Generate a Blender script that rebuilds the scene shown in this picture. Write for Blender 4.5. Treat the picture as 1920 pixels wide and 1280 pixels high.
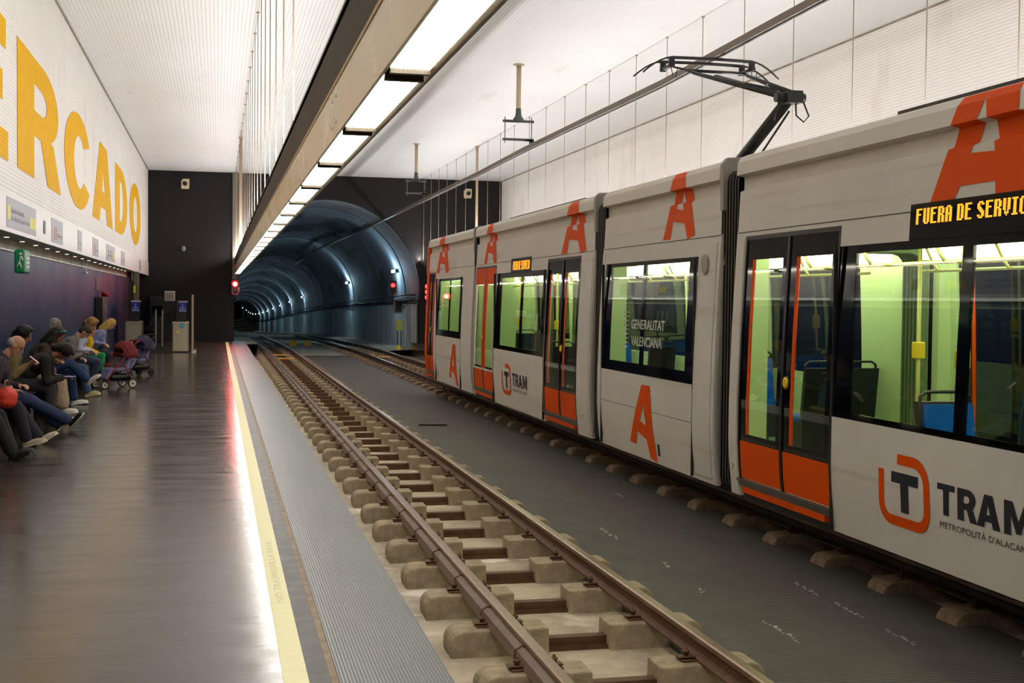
import bpy, bmesh, math, random
from mathutils import Vector, Matrix
random.seed(7)
PI = math.pi
S = bpy.context.scene
for _o in list(bpy.data.objects):
    bpy.data.objects.remove(_o)

# ------------------------------------------------------------------ camera
def cam_axes(yaw, p, r):
    cy, sy, cp, sp, cr, sr = math.cos(yaw), math.sin(yaw), math.cos(p), math.sin(p), math.cos(r), math.sin(r)
    f = Vector((sy*cp, cy*cp, -sp)); rt = Vector((cy, -sy, 0)); up = rt.cross(f)
    return rt*cr + up*sr, -rt*sr + up*cr, f
_rt, _up, _fw = cam_axes(math.radians(13.14), math.radians(1.865), math.radians(.61))
cd = bpy.data.cameras.new('camera'); cam = bpy.data.objects.new('camera', cd)
S.collection.objects.link(cam)
cam.matrix_world = Matrix(((_rt.x, _up.x, -_fw.x, 0), (_rt.y, _up.y, -_fw.y, 0), (_rt.z, _up.z, -_fw.z, 1.75), (0, 0, 0, 1)))
cd.sensor_width = 36; cd.lens = 36*2366/1920; cd.clip_start = .1; cd.clip_end = 1500
S.camera = cam
# ------------------------------------------------------------------ world, exposure
w = bpy.data.worlds.new('world'); S.world = w; w.use_nodes = True
w.node_tree.nodes['Background'].inputs[0].default_value = (.9, .95, 1, 1)
w.node_tree.nodes['Background'].inputs[1].default_value = .02
S.view_settings.view_transform = 'Standard'; S.view_settings.look = 'None'
S.view_settings.exposure = 0.0; S.view_settings.gamma = 1; S.view_settings.use_curve_mapping = False
# strengths of the lamps of the place
E_STRIP, E_CABIN, E_TUNNEL, E_SOFFIT = 22.0, 10.5, 68.0, 9.0
# long area lamps lying in the uplight troughs on top of the two beams
def area(name, loc, rot, sx, sy, power, col):
    l = bpy.data.lights.new(name, 'AREA'); l.shape = 'RECTANGLE'; l.size = sx; l.size_y = sy
    l.energy = power; l.color = col
    o = bpy.data.objects.new(name, l); S.collection.objects.link(o); o.location = loc; o.rotation_euler = rot
    return o
P_UP = 180
for bx_ in (.755, 7.995):
    for k in range(6):
        for tilt in (-.9, .9):
            area('uplight_lamp', (bx_+.05*(1 if tilt < 0 else -1), -7+11*k, 3.37), (PI, tilt, 0), .12, 10.6, P_UP, (1, .988, .978))

# ------------------------------------------------------------------ materials
def srgb(r, g, b):
    f = lambda c: (c/255/12.92) if c/255 <= .04045 else ((c/255+.055)/1.055)**2.4
    return (f(r), f(g), f(b), 1)
MATS = {}
def M(name, col, rough=.5, metal=0., var=0., vs=4., bump=0., bs=40., rvar=0., emit=None, es=0., spec=.5,
      ribs=None, stretch=None, dirt=None, coat=0.):
    if name in MATS: return MATS[name]
    m = bpy.data.materials.new(name); m.use_nodes = True; MATS[name] = m
    nt = m.node_tree; N = nt.nodes; L = nt.links; b = N['Principled BSDF']
    b.inputs['Base Color'].default_value = col; b.inputs['Roughness'].default_value = rough
    b.inputs['Metallic'].default_value = metal; b.inputs['Specular IOR Level'].default_value = spec
    b.inputs['Coat Weight'].default_value = coat
    if emit: b.inputs['Emission Color'].default_value = emit; b.inputs['Emission Strength'].default_value = es
    tc = N.new('ShaderNodeTexCoord'); mp = N.new('ShaderNodeMapping'); L.new(tc.outputs['Object'], mp.inputs[0])
    if stretch: mp.inputs['Scale'].default_value = stretch
    colout = None
    if var or rvar:
        n = N.new('ShaderNodeTexNoise'); n.inputs['Scale'].default_value = vs; n.inputs['Detail'].default_value = 6
        n.inputs['Roughness'].default_value = .65
        L.new(mp.outputs[0], n.inputs['Vector'])
    if var:
        mx = N.new('ShaderNodeMix'); mx.data_type = 'RGBA'
        mx.inputs[6].default_value = (col[0]*(1-var), col[1]*(1-var), col[2]*(1-var), 1)
        mx.inputs[7].default_value = (min(1, col[0]*(1+var)), min(1, col[1]*(1+var)), min(1, col[2]*(1+var)), 1)
        cr = N.new('ShaderNodeMapRange'); cr.inputs[1].default_value = .3; cr.inputs[2].default_value = .7
        L.new(n.outputs[0], cr.inputs[0]); L.new(cr.outputs[0], mx.inputs[0]); colout = mx.outputs[2]
    if dirt:   # (colour, threshold, scale, stretch)
        dc, th, ds, dst = dirt
        mp2 = N.new('ShaderNodeMapping'); L.new(tc.outputs['Object'], mp2.inputs[0]); mp2.inputs['Scale'].default_value = dst
        n2 = N.new('ShaderNodeTexNoise'); n2.inputs['Scale'].default_value = ds; n2.inputs['Detail'].default_value = 5
        L.new(mp2.outputs[0], n2.inputs['Vector'])
        c2 = N.new('ShaderNodeMapRange'); c2.inputs[1].default_value = th; c2.inputs[2].default_value = th+.12
        L.new(n2.outputs[0], c2.inputs[0])
        m2 = N.new('ShaderNodeMix'); m2.data_type = 'RGBA'; L.new(c2.outputs[0], m2.inputs[0])
        if colout: L.new(colout, m2.inputs[6])
        else: m2.inputs[6].default_value = col
        m2.inputs[7].default_value = dc; colout = m2.outputs[2]
    if rvar:
        r = N.new('ShaderNodeMapRange'); r.inputs[1].default_value = .3; r.inputs[2].default_value = .7
        r.inputs[3].default_value = max(.02, rough-rvar); r.inputs[4].default_value = rough+rvar
        L.new(n.outputs[0], r.inputs[0]); L.new(r.outputs[0], b.inputs['Roughness'])
    hgt = None
    if ribs:   # (axis, spacing, depth, groove darkening)
        sx = N.new('ShaderNodeSeparateXYZ'); L.new(tc.outputs['Object'], sx.inputs[0])
        mu = N.new('ShaderNodeMath'); mu.operation = 'MULTIPLY'; mu.inputs[1].default_value = 2*PI/ribs[1]
        L.new(sx.outputs['XYZ'.index(ribs[0])], mu.inputs[0])
        si = N.new('ShaderNodeMath'); si.operation = 'SINE'; L.new(mu.outputs[0], si.inputs[0])
        mr = N.new('ShaderNodeMapRange'); mr.inputs[1].default_value = -1; mr.inputs[2].default_value = -.2
        mr.inputs[3].default_value = 0; mr.inputs[4].default_value = 1; L.new(si.outputs[0], mr.inputs[0]); hgt = mr.outputs[0]
        bp = N.new('ShaderNodeBump'); bp.inputs['Distance'].default_value = ribs[2]; bp.inputs['Strength'].default_value = .6
        L.new(hgt, bp.inputs['Height']); L.new(bp.outputs[0], b.inputs['Normal'])
        if ribs[3]:
            m3 = N.new('ShaderNodeMix'); m3.data_type = 'RGBA'; m3.blend_type = 'MULTIPLY'; m3.inputs[0].default_value = 1
            if colout: L.new(colout, m3.inputs[6])
            else: m3.inputs[6].default_value = col
            m4 = N.new('ShaderNodeMapRange'); m4.inputs[3].default_value = 1-ribs[3]; m4.inputs[4].default_value = 1
            L.new(hgt, m4.inputs[0]); L.new(m4.outputs[0], m3.inputs[7]); colout = m3.outputs[2]
    if bump:
        n3 = N.new('ShaderNodeTexNoise'); n3.inputs['Scale'].default_value = bs; n3.inputs['Detail'].default_value = 4
        L.new(mp.outputs[0], n3.inputs['Vector'])
        bp = N.new('ShaderNodeBump'); bp.inputs['Distance'].default_value = bump; bp.inputs['Strength'].default_value = .7
        L.new(n3.outputs[0], bp.inputs['Height']); L.new(bp.outputs[0], b.inputs['Normal'])
    if colout: L.new(colout, b.inputs['Base Color'])
    return m
def EM(name, col, s):
    return M(name, (col[0]*.5, col[1]*.5, col[2]*.5, 1), .5, emit=(col[0], col[1], col[2], 1), es=s)
def glass(name, tint, ior=1.55, rough=.01):
    if name in MATS: return MATS[name]
    m = bpy.data.materials.new(name); m.use_nodes = True; MATS[name] = m
    nt = m.node_tree; N = nt.nodes; L = nt.links; N.remove(N['Principled BSDF'])
    t = N.new('ShaderNodeBsdfTransparent'); t.inputs[0].default_value = (*tint, 1)
    g = N.new('ShaderNodeBsdfGlossy'); g.inputs['Roughness'].default_value = rough
    lw = N.new('ShaderNodeLayerWeight'); lw.inputs[0].default_value = .5   # facing: 1 - cos
    pw = N.new('ShaderNodeMath'); pw.operation = 'POWER'; pw.inputs[1].default_value = 5; L.new(lw.outputs['Facing'], pw.inputs[0])
    f0 = ((ior-1)/(ior+1))**2
    f = N.new('ShaderNodeMapRange'); f.inputs[3].default_value = f0; L.new(pw.outputs[0], f.inputs[0])
    x = N.new('ShaderNodeMixShader'); L.new(f.outputs[0], x.inputs[0]); L.new(t.outputs[0], x.inputs[1]); L.new(g.outputs[0], x.inputs[2])
    L.new(x.outputs[0], N['Material Output'].inputs[0])
    return m

# ------------------------------------------------------------------ mesh helpers
def box(bm, x0, x1, y0, y1, z0, z1, mi=0):
    vs = [bm.verts.new(p) for p in ((x0,y0,z0),(x1,y0,z0),(x1,y1,z0),(x0,y1,z0),(x0,y0,z1),(x1,y0,z1),(x1,y1,z1),(x0,y1,z1))]
    for f in ((0,3,2,1),(4,5,6,7),(0,1,5,4),(1,2,6,5),(2,3,7,6),(3,0,4,7)):
        bm.faces.new([vs[i] for i in f]).material_index = mi
    return vs
def frame(d):
    d = Vector(d).normalized(); a = Vector((0,0,1)) if abs(d.z) < .9 else Vector((1,0,0))
    u = d.cross(a).normalized(); return u, d.cross(u).normalized()
def tube(bm, pts, r, n=8, mi=0, caps=True, closed=False):
    pts = [Vector(p) for p in pts]; rr = r if isinstance(r, (list, tuple)) else [r]*len(pts)
    rings = []; m = len(pts)
    for i, p in enumerate(pts):
        a = pts[i-1] if (i or closed) else p; b = pts[(i+1) % m] if (i < m-1 or closed) else p
        u, v = frame(b-a) if i == 0 or closed else (u, v)
        d = (b-a).normalized()
        u = (u-d*u.dot(d)).normalized(); v = d.cross(u)
        rings.append([bm.verts.new(p+(u*math.cos(2*PI*k/n)+v*math.sin(2*PI*k/n))*rr[i]) for k in range(n)])
    for i in range(m-1+(1 if closed else 0)):
        A, B = rings[i], rings[(i+1) % m]
        for k in range(n):
            f = bm.faces.new((A[k], A[(k+1) % n], B[(k+1) % n], B[k])); f.material_index = mi; f.smooth = True
    if caps and not closed:
        bm.faces.new(rings[0][::-1]).material_index = mi; bm.faces.new(rings[-1]).material_index = mi
def prism(bm, poly, axis, a0, a1, mi=0):
    # poly in the plane normal to axis: axis y -> (x,z); axis x -> (y,z); axis z -> (x,y)
    def P(u, v, a): return {'y': (u, a, v), 'x': (a, u, v), 'z': (u, v, a)}[axis]
    A = [bm.verts.new(P(u, v, a0)) for u, v in poly]; B = [bm.verts.new(P(u, v, a1)) for u, v in poly]
    n = len(poly)
    for i in range(n):
        bm.faces.new((A[i], A[(i+1) % n], B[(i+1) % n], B[i])).material_index = mi
    bm.faces.new(A).material_index = mi; bm.faces.new(B[::-1]).material_index = mi
def lathe(bm, c, axis, prof, n=16, mi=0):
    u, v = frame(axis); d = Vector(axis).normalized(); c = Vector(c); rings = []
    for h, r in prof:
        rings.append([bm.verts.new(c+d*h+(u*math.cos(2*PI*k/n)+v*math.sin(2*PI*k/n))*max(r, 1e-4)) for k in range(n)])
    for A, B in zip(rings, rings[1:]):
        for k in range(n):
            f = bm.faces.new((A[k], A[(k+1) % n], B[(k+1) % n], B[k])); f.material_index = mi; f.smooth = True
    bm.faces.new(rings[0][::-1]).material_index = mi; bm.faces.new(rings[-1]).material_index = mi
def ell(bm, c, r, rot=None, seg=14, mi=0):
    m = Matrix.Translation(Vector(c)) @ (rot.to_4x4() if rot else Matrix()) @ Matrix.Diagonal((*r, 1))
    res = bmesh.ops.create_uvsphere(bm, u_segments=seg, v_segments=max(6, seg*2//3), radius=1, matrix=m)
    for v in res['verts']:
        for f in v.link_faces: f.material_index = mi; f.smooth = True
def obj(name, bm, mats, parent=None, bevel=0., seg=2, smooth=False, recalc=True, inv=None):
    me = bpy.data.meshes.new(name)
    if recalc: bmesh.ops.recalc_face_normals(bm, faces=bm.faces)
    bm.to_mesh(me); bm.free()
    for m in (mats if isinstance(mats, (list, tuple)) else [mats]): me.materials.append(m)
    if smooth:
        for p in me.polygons: p.use_smooth = True
    o = bpy.data.objects.new(name, me); S.collection.objects.link(o)
    if parent:
        o.parent = parent
        if inv is not None: o.matrix_parent_inverse = inv
        elif parent.type == 'EMPTY' and 'abs' in parent: o.matrix_parent_inverse = Matrix.Translation(-parent.location)
    if bevel:
        b = o.modifiers.new('bevel', 'BEVEL'); b.width = bevel; b.segments = seg; b.limit_method = 'ANGLE'
    return o
def tag(o, label, cat=None, group=None, kind=None):
    if label: o['label'] = label
    if cat: o['category'] = cat
    if group: o['group'] = group
    if kind: o['kind'] = kind
    return o
def empty(name, loc, label, cat, group=None, absolute=True):
    o = bpy.data.objects.new(name, None); S.collection.objects.link(o); o.location = loc; o.empty_display_size = .1
    if absolute: o['abs'] = 1
    return tag(o, label, cat, group)
def struct(name, bm, m, **k):
    o = obj(name, bm, m, **k); o['kind'] = 'structure'; return o
def copy_tree(o, parent=None):
    c = o.copy(); S.collection.objects.link(c); c.parent = parent
    for ch in o.children: copy_tree(ch, c)
    return c
def B(): return bmesh.new()
def flat_poly(bm, loops, place, mi=0):
    """fill 2-D loops (first = outline, others = holes) and place every point with place(u, v)"""
    tmp = bmesh.new(); es = []
    for lp in loops:
        vs = [tmp.verts.new((u, v, 0)) for u, v in lp]
        for i in range(len(vs)): es.append(tmp.edges.new((vs[i], vs[(i+1) % len(vs)])))
    bmesh.ops.triangle_fill(tmp, use_beauty=True, use_dissolve=False, edges=es)
    mp = {}
    for f in tmp.faces:
        q = []
        for v in f.verts:
            if v not in mp: mp[v] = bm.verts.new(place(v.co.x, v.co.y))
            q.append(mp[v])
        bm.faces.new(q).material_index = mi
    tmp.free()
def text_mesh(bm, s, place, box_, bold=0., mi=0, space=1.):
    """letters of s fitted into box_ = (u0,u1,v0,v1) and placed with place(u,v)"""
    cu = bpy.data.curves.new('t', 'FONT'); cu.body = s; cu.offset = bold; cu.space_character = space; cu.resolution_u = 3
    o = bpy.data.objects.new('t', cu); S.collection.objects.link(o)
    bpy.context.view_layer.update()
    me = bpy.data.meshes.new_from_object(o.evaluated_get(bpy.context.evaluated_depsgraph_get()))
    xs = [v.co.x for v in me.vertices]; ys = [v.co.y for v in me.vertices]
    x0, x1, y0, y1 = min(xs), max(xs), min(ys), max(ys)
    vs = [bm.verts.new(place(box_[0]+(v.co.x-x0)/(x1-x0)*(box_[1]-box_[0]), box_[2]+(v.co.y-y0)/(y1-y0)*(box_[3]-box_[2]))) for v in me.vertices]
    for p in me.polygons:
        try: bm.faces.new([vs[i] for i in p.vertices]).material_index = mi
        except ValueError: pass
    bpy.data.objects.remove(o); bpy.data.curves.remove(cu); bpy.data.meshes.remove(me)

# ------------------------------------------------------------------ common materials
m_panel_wall = M('white_ribbed_panel', srgb(222, 216, 210), .6, ribs=('Z', .055, .006, .14), var=.04, vs=.6, spec=.2,
                 dirt=(srgb(208, 200, 190), .60, 1.2, (1, .9, .25)))
m_panel_ceil = M('white_ribbed_ceiling', srgb(226, 224, 221), .5, ribs=('X', .07, .006, .10), var=.03, vs=.4,
                 dirt=(srgb(214, 208, 200), .66, 1.5, (1, .3, 1)))
m_black_wall = M('black_stone_cladding', srgb(33, 29, 29), .6, var=.2, vs=30, bump=.002, bs=80, spec=.2)
m_blue_wall = M('blue_black_granite', srgb(14, 37, 74), .45, var=.3, vs=2.0, stretch=(1, .35, .5), rvar=.06, spec=.15)
m_granite_low = M('dark_granite', srgb(40, 38, 42), .3, var=.25, vs=8)
m_platform = M('polished_platform_concrete', srgb(62, 53, 45), .20, var=.26, vs=3.0, rvar=.06, bump=.0011, bs=12, stretch=(.35, 1.3, 1), spec=.34)
m_edge_stone = M('dark_edge_stone', srgb(56, 52, 50), .45, var=.35, vs=8, rvar=.08, spec=.3)
m_yellow = M('cream_yellow_tactile_line', srgb(222, 216, 168), .5, var=.04, vs=12, spec=.3)
m_brass = M('dusty_metal_joint', srgb(124, 106, 80), .6, metal=.2, var=.4, vs=10)
m_ribplate = M('ribbed_grey_edge_plate', srgb(120, 122, 123), .36, metal=.35, ribs=('X', .0165, .004, .5), var=.1, vs=2, stretch=(1, .3, 1))
m_bed = M('dusty_concrete_bed', srgb(170, 156, 134), .85, var=.3, vs=2.5, bump=.02, bs=14, dirt=(srgb(222, 212, 198), .60, 2.2, (1, 1, 1)))
m_sleeper = M('brown_concrete_block', srgb(150, 133, 108), .85, var=.36, vs=9, bump=.012, bs=30)
m_rust = M('rusty_steel', srgb(96, 66, 44), .6, metal=.4, var=.3, vs=12)
m_railhead = M('worn_rail_steel', srgb(150, 128, 106), .3, metal=.85, var=.12, vs=10)
m_mat = M('dark_rubber_mat', srgb(84, 80, 74), .7, ribs=('Y', .05, .008, .5), var=.15, vs=3,
          dirt=(srgb(160, 155, 142), .73, 5, (2.6, .6, 1)))
m_dark = M('dark_painted_steel', srgb(40, 38, 36), .5, var=.1)
m_grey_steel = M('grey_steel', srgb(120, 116, 108), .4, metal=.6)
m_tan = M('beige_anodised_panel', srgb(186, 178, 156), .3, metal=.8, var=.06, vs=1.2, rvar=.05)
m_olive = M('stained_brass_edge', srgb(150, 122, 52), .4, metal=.5, var=.3, vs=5)
m_black = M('black_plastic', srgb(16, 16, 17), .35)
m_blackgloss = M('black_gloss_border', srgb(9, 9, 10), .05)
m_yel_letter = M('yellow_lettering', srgb(218, 164, 0), .6, ribs=('Z', .055, .006, .08), var=.04, vs=3, spec=.06)
m_white = M('white_paint', srgb(222, 218, 208), .35, var=.03)
m_steel = M('brushed_stainless', srgb(196, 184, 160), .32, metal=.75, var=.05)

# ------------------------------------------------------------------ room shell
Y0, Y1, ZC = -14, 51, 6.65
XL, XR = -2.64, 11.4
bm = B(); box(bm, XL-1.2, XR+1.2, Y0, Y1+.4, ZC, ZC+.2); struct('ceiling', bm, m_panel_ceil)
bm = B(); box(bm, XL-1.0, XL, Y0, Y1, 2.70, ZC); struct('wall_left', bm, m_panel_wall)
bm = B(); box(bm, XR, XR+1.0, Y0, Y1, 2.70, ZC); struct('wall_right', bm, m_panel_wall)
bm = B(); box(bm, -3.5, -3.12, Y0, 45.3, -.7, 2.70)
struct('wall_left_lower', bm, m_blue_wall)
bm = B(); box(bm, -3.5, -3.12, 45.3, Y1, -.7, 2.70); struct('wall_left_far', bm, m_black_wall)
bm = B(); box(bm, XR+.5, XR+.9, Y0, Y1, -.7, 2.70); struct('wall_right_lower', bm, m_blue_wall)
bm = B(); box(bm, XL-1.2, XR+1.2, Y0-.4, Y0, -.7, ZC); struct('wall_back', bm, m_black_wall)
# skirt of the recess, ceiling joints
for x in (XL+.012, XR-.012):
    bm = B(); box(bm, x-.012, x+.012, Y0, Y1, ZC-.03, ZC); struct('trim_1', bm, M('rusty_joint', srgb(132, 118, 100), .7, var=.4, vs=3))
for x in (.66, 8.09):
    bm = B(); box(bm, x-.006, x+.006, Y0, Y1, ZC-.008, ZC); struct('trim_2', bm, M('grey_seam', srgb(190, 184, 176), .6))
bm = B(); box(bm, XL-.006, XL+.004, Y0, Y1, 2.67, 2.70); struct('trim_3', bm, M('olive_trim', srgb(70, 68, 52), .5))
# portal wall with a horseshoe opening
TC, TR, TZ = 4.3, 3.72, 2.0     # tunnel axis x, radius, height of the centre
bm = B(); NA = 40
def slab(poly): prism(bm, poly, 'y', Y1, Y1+.45)
slab([(XL-1.2, -1), (TC-TR, -1), (TC-TR, ZC), (XL-1.2, ZC)])
slab([(TC+TR, -1), (XR+1.2, -1), (XR+1.2, ZC), (TC+TR, ZC)])
for i in range(NA):
    a, b = PI-PI*i/NA, PI-PI*(i+1)/NA
    slab([(TC+TR*math.cos(a), TZ+TR*math.sin(a)), (TC+TR*math.cos(b), TZ+TR*math.sin(b)), (TC+TR*math.cos(b), ZC), (TC+TR*math.cos(a), ZC)])
struct('wall_far', bm, m_black_wall)
# platforms and floor
bm = B(); box(bm, -3.2, .505, Y0, Y1, -.6, 0); struct('floor_platform_left', bm, m_platform)
bm = B(); box(bm, .414, .512, Y0, Y1, 0, .003); 
struct('trim_4', bm, m_edge_stone)
bm = B(); box(bm, .512, .546, Y0, Y1, -.6, .004); struct('trim_5', bm, m_brass)
bm = B(); box(bm, .548, 1.06, Y0, Y1+.6, -.6, .006); struct('floor_platform_edge', bm, m_ribplate)
bm = B(); box(bm, .30, .412, Y0, Y1-.4, 0, .004); yl = obj('warning_line', bm, m_yellow)
tag(yl, 'pale yellow warning line running along the platform edge', 'floor line')
bm = B(); 
text_mesh(bm, 'NO TRASPASAR LA RAYA', lambda u, v: (.356-v, u, .0046), (7.3, 9.15, -.022, .022))
obj('lettering', bm, M('faded_print', srgb(192, 186, 144), .6), yl)
bm = B(); box(bm, 7.69, XR+.9, Y0, Y1, -.6, 0); struct('floor_platform_right', bm, m_platform)
bm = B(); box(bm, .9, 7.8, Y0, Y1+.45, -.8, -.61); struct('floor_track_bed', bm, m_bed)

# ------------------------------------------------------------------ tunnel
YC0, RC = 344.85, 643.7
def axis_pt(s):
    ds = max(0, s-51); dz = -.00894674*ds-.00015227*ds*ds+4.2891e-7*ds**3
    if s < YC0: return Vector((TC, s, dz)), Vector((1, 0, 0))
    a = (s-YC0)/RC
    return Vector((TC-RC*(1-math.cos(a)), YC0+RC*math.sin(a), dz)), Vector((math.cos(a), math.sin(a), 0))
SS = [51.4+3.2*i for i in range(30)]+[150+7*i for i in range(42)]
def loft(prof, name, mat, ss=SS, smooth=True, struct_=True):
    bm = B(); rings = []
    for s in ss:
        c, n = axis_pt(s)
        rings.append([bm.verts.new(c+n*u+Vector((0, 0, v))) for u, v in prof])
    for A, C in zip(rings, rings[1:]):
        for i in range(len(prof)-1): bm.faces.new((A[i], A[i+1], C[i+1], C[i])).smooth = smooth
    return struct(name, bm, mat) if struct_ else obj(name, bm, mat)
m_lining = M('tunnel_concrete_lining', srgb(128, 134, 142), .75, var=.5, vs=.45, stretch=(1, .55, .5), bump=.02, bs=3, dirt=(srgb(50, 56, 64), .52, .5, (1, .3, 1)))
m_tpanel = M('streaked_concrete_panel', srgb(196, 204, 208), .8, var=.6, vs=1.6, stretch=(1, 1.4, .10))
arch = [(TR*math.cos(PI*i/32), TZ+TR*math.sin(PI*i/32)) for i in range(33)]
loft([(TR, 1.5)]+arch+[(-TR, 1.5)], 'wall_tunnel_vault', m_lining)
for sgn in (1, -1):
    loft([(sgn*(TR+.02), -.9), (sgn*(TR-.04), -.9), (sgn*(TR-.06), 1.55), (sgn*(TR+.05), 1.62)], 'wall_tunnel_side', m_tpanel, smooth=False)
loft([(-TR, -.57), (TR, -.57)], 'floor_tunnel', m_bed)
loft([(-TR, -.57), (-TR, -.1), (-2.75, -.1), (-2.75, -.57)], 'floor_tunnel_walkway_left', m_bed, smooth=False)
loft([(2.55, -.57), (2.55, -.36), (TR, -.3)], 'floor_tunnel_walkway_right', m_bed, smooth=False)
# shallow ribs where the lining segments meet
bm = B()
for k in range(14):
    s = 58+21.19*k-3
    for i in range(32):
        if i in (0, 31): pass
        a, b = PI*i/32, PI*(i+1)/32
        c, n = axis_pt(s); c2, n2 = axis_pt(s+.12)
        q = []
        for (cc, nn, r, t) in ((c, n, TR-.03, a), (c, n, TR-.03, b), (c2, n2, TR-.03, b), (c2, n2, TR-.03, a)):
            q.append(bm.verts.new(cc+nn*(r*math.cos(t))+Vector((0, 0, TZ+r*math.sin(t)))))
        bm.faces.new(q)
        q2 = [bm.verts.new(v.co) for v in (q[0], q[1])]+[bm.verts.new(c+n*(TR*math.cos(t))+Vector((0, 0, TZ+TR*math.sin(t)))) for t in (b, a)]
        bm.faces.new(q2)
struct('trim_6', bm, M('lining_joint', srgb(104, 110, 118), .8))
# tunnel end so that nothing glows through
c, n = axis_pt(SS[-1]); bm = B(); box(bm, c.x-5, c.x+5, c.y, c.y+.3, c.z-2, c.z+7); struct('wall_tunnel_end', bm, m_black_wall)
# cable trays and cables on the tunnel sides
for sgn in (1, -1):
    bm = B()
    for (off, z, r) in ((.12, 1.95, .035), (.10, 1.82, .02), (.13, 1.72, .04), (.1, 1.62, .02)):
        tube(bm, [axis_pt(s)[0]+axis_pt(s)[1]*sgn*(TR-off)+Vector((0, 0, z+.03*math.sin(s*.9+off*30))) for s in SS[:60]], r, 5)
    o = obj('tunnel_cable', bm, M('dark_cable', srgb(52, 54, 58), .6))
    tag(o, 'bundle of cables fixed along the %s side wall of the tunnel' % ('right' if sgn > 0 else 'left'), 'cables')
# lamps
m_lampglow = EM('tunnel_lamp_glow', (.75, .9, 1), 25)
first = None
for k in [0, 1]+list(range(3, 16)):
    s = 56.66+21.19*k; c, n = axis_pt(s); p = c+n*(TR-.12)+Vector((0, 0, 3.05))
    p.x -= .55*0
    # the lamp sits on the curved lining, so pull it in to the arch
    rr = math.sqrt(max(.1, (TR-.12)**2-(3.05-TZ)**2)); p = c+n*rr+Vector((0, 0, 3.05))
    if not first:
        first = tag(bpy.data.objects.new('tunnel_lamp', None), None); S.collection.objects.link(first); o = first
        bm = B(); box(bm, -.02, .03, -.42, .42, -.06, .09); obj('housing', bm, m_grey_steel, first, bevel=.01)
        bm = B(); box(bm, -.08, -.02, -.36, .36, -.05, .07); obj('diffuser', bm, m_lampglow, first, bevel=.02)
    else: o = copy_tree(first)
    o.location = p; o.rotation_euler = (0, 0, math.atan2(n.y, n.x))
    tag(o, {0: 'nearest white lamp on the right wall of the tunnel', 1: 'second white lamp on the right wall of the tunnel'}.get(k, 'small white lamp in the receding row on the tunnel wall'), 'lamp', 'lamps along the tunnel wall')
    if k < 10:
        l = bpy.data.lights.new('tunnel_lamp_light', 'POINT'); l.energy = E_TUNNEL*(1.6 if k < 2 else 1+.10*k); l.color = (.5, .8, 1); l.shadow_soft_size = .12
        lo = bpy.data.objects.new('tunnel_lamp_light', l); S.collection.objects.link(lo); lo.location = p-n*.3-Vector((0, 0, .05))
# unseen point lights along the left wall, without lamp bodies
for k in range(0, 6):
    s = 63+21.19*k; c, n = axis_pt(s); p = c-n*(TR-.5)+Vector((0, 0, 3.0))
    l = bpy.data.lights.new('tunnel_point_light_left', 'POINT'); l.energy = E_TUNNEL*(.35 if k < 2 else .9); l.color = (.5, .8, 1); l.shadow_soft_size = .1
    lo = bpy.data.objects.new('tunnel_point_light_left', l); S.collection.objects.link(lo); lo.location = p

# ------------------------------------------------------------------ the tracks
GB = -.30
m_rust_shaded = M('shaded_dirty_steel', srgb(58, 44, 34), .6, metal=.3, var=.3, vs=12)  # rails under the tram: its shade, and dirt, put into the steel colour
def rail(name, x, label, cable=False):
    e = empty(name, (x, 20, GB-.14), label, 'rail')
    h = GB
    head = [(-.034, h-.038), (-.036, h-.008), (-.026, h), (.026, h), (.036, h-.008), (.034, h-.038)]
    web = [(.012, h-.055), (.010, h-.105), (.062, h-.125), (.062, h-.138), (-.062, h-.138), (-.062, h-.125), (-.010, h-.105), (-.012, h-.055)]
    ys = [Y0+.1, 51.4]+[51.4+3.2*i for i in range(1, 14)]
    for nm, prof, mt in (('rail_head', head, m_railhead), ('rail_web', web, m_rust if x < 4 else m_rust_shaded)):
        bm = B(); rings = []
        for y in ys:
            dz = axis_pt(y)[0].z if y > 51 else 0
            rings.append([bm.verts.new((x+u, y, v+dz)) for u, v in prof])
        for A, C in zip(rings, rings[1:]):
            for i in range(len(prof)): bm.faces.new((A[i], A[(i+1) % len(prof)], C[(i+1) % len(prof)], C[i]))
        bm.faces.new(rings[0]); bm.faces.new(rings[-1][::-1])
        obj(nm, bm, mt, e)
    return e
RAILS = [(1.85, 'near left rail of the empty track, beside the platform edge', 'left'), (2.915, 'right rail of the empty track, beside the dark rubber mat', 'right'),
         (5.47, 'left rail under the tram, nearest the rubber mat', 'l2'), (6.53, 'far rail under the tram, mostly hidden', 'r2')]
for x, lb, _ in RAILS: rail('rail', x, lb)
# jacket strip along the left rail, with clips
e = empty('rail_jacket', (1.78, 20, GB-.13), 'grey brown rubber jacket strip clipped along the left rail of the empty track', 'rail jacket')
bm = B(); prism(bm, [(1.765, GB-.137), (1.772, GB-.07), (1.80, GB-.045), (1.835, GB-.05), (1.835, GB-.100), (1.786, GB-.118), (1.783, GB-.137)], 'y', 3, 51)
obj('strip', bm, M('dusty_rubber', srgb(118, 98, 84), .6, var=.15, vs=10), e)
bm = B()
for k in range(46):
    y = 5.35+k; tube(bm, [(1.750, y, GB-.138), (1.757, y, GB-.06), (1.80, y, GB-.035), (1.84, y+.02, GB-.05)], .007, 5)
tag(obj('clip', bm, m_rust, e), None, kind='stuff')
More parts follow.
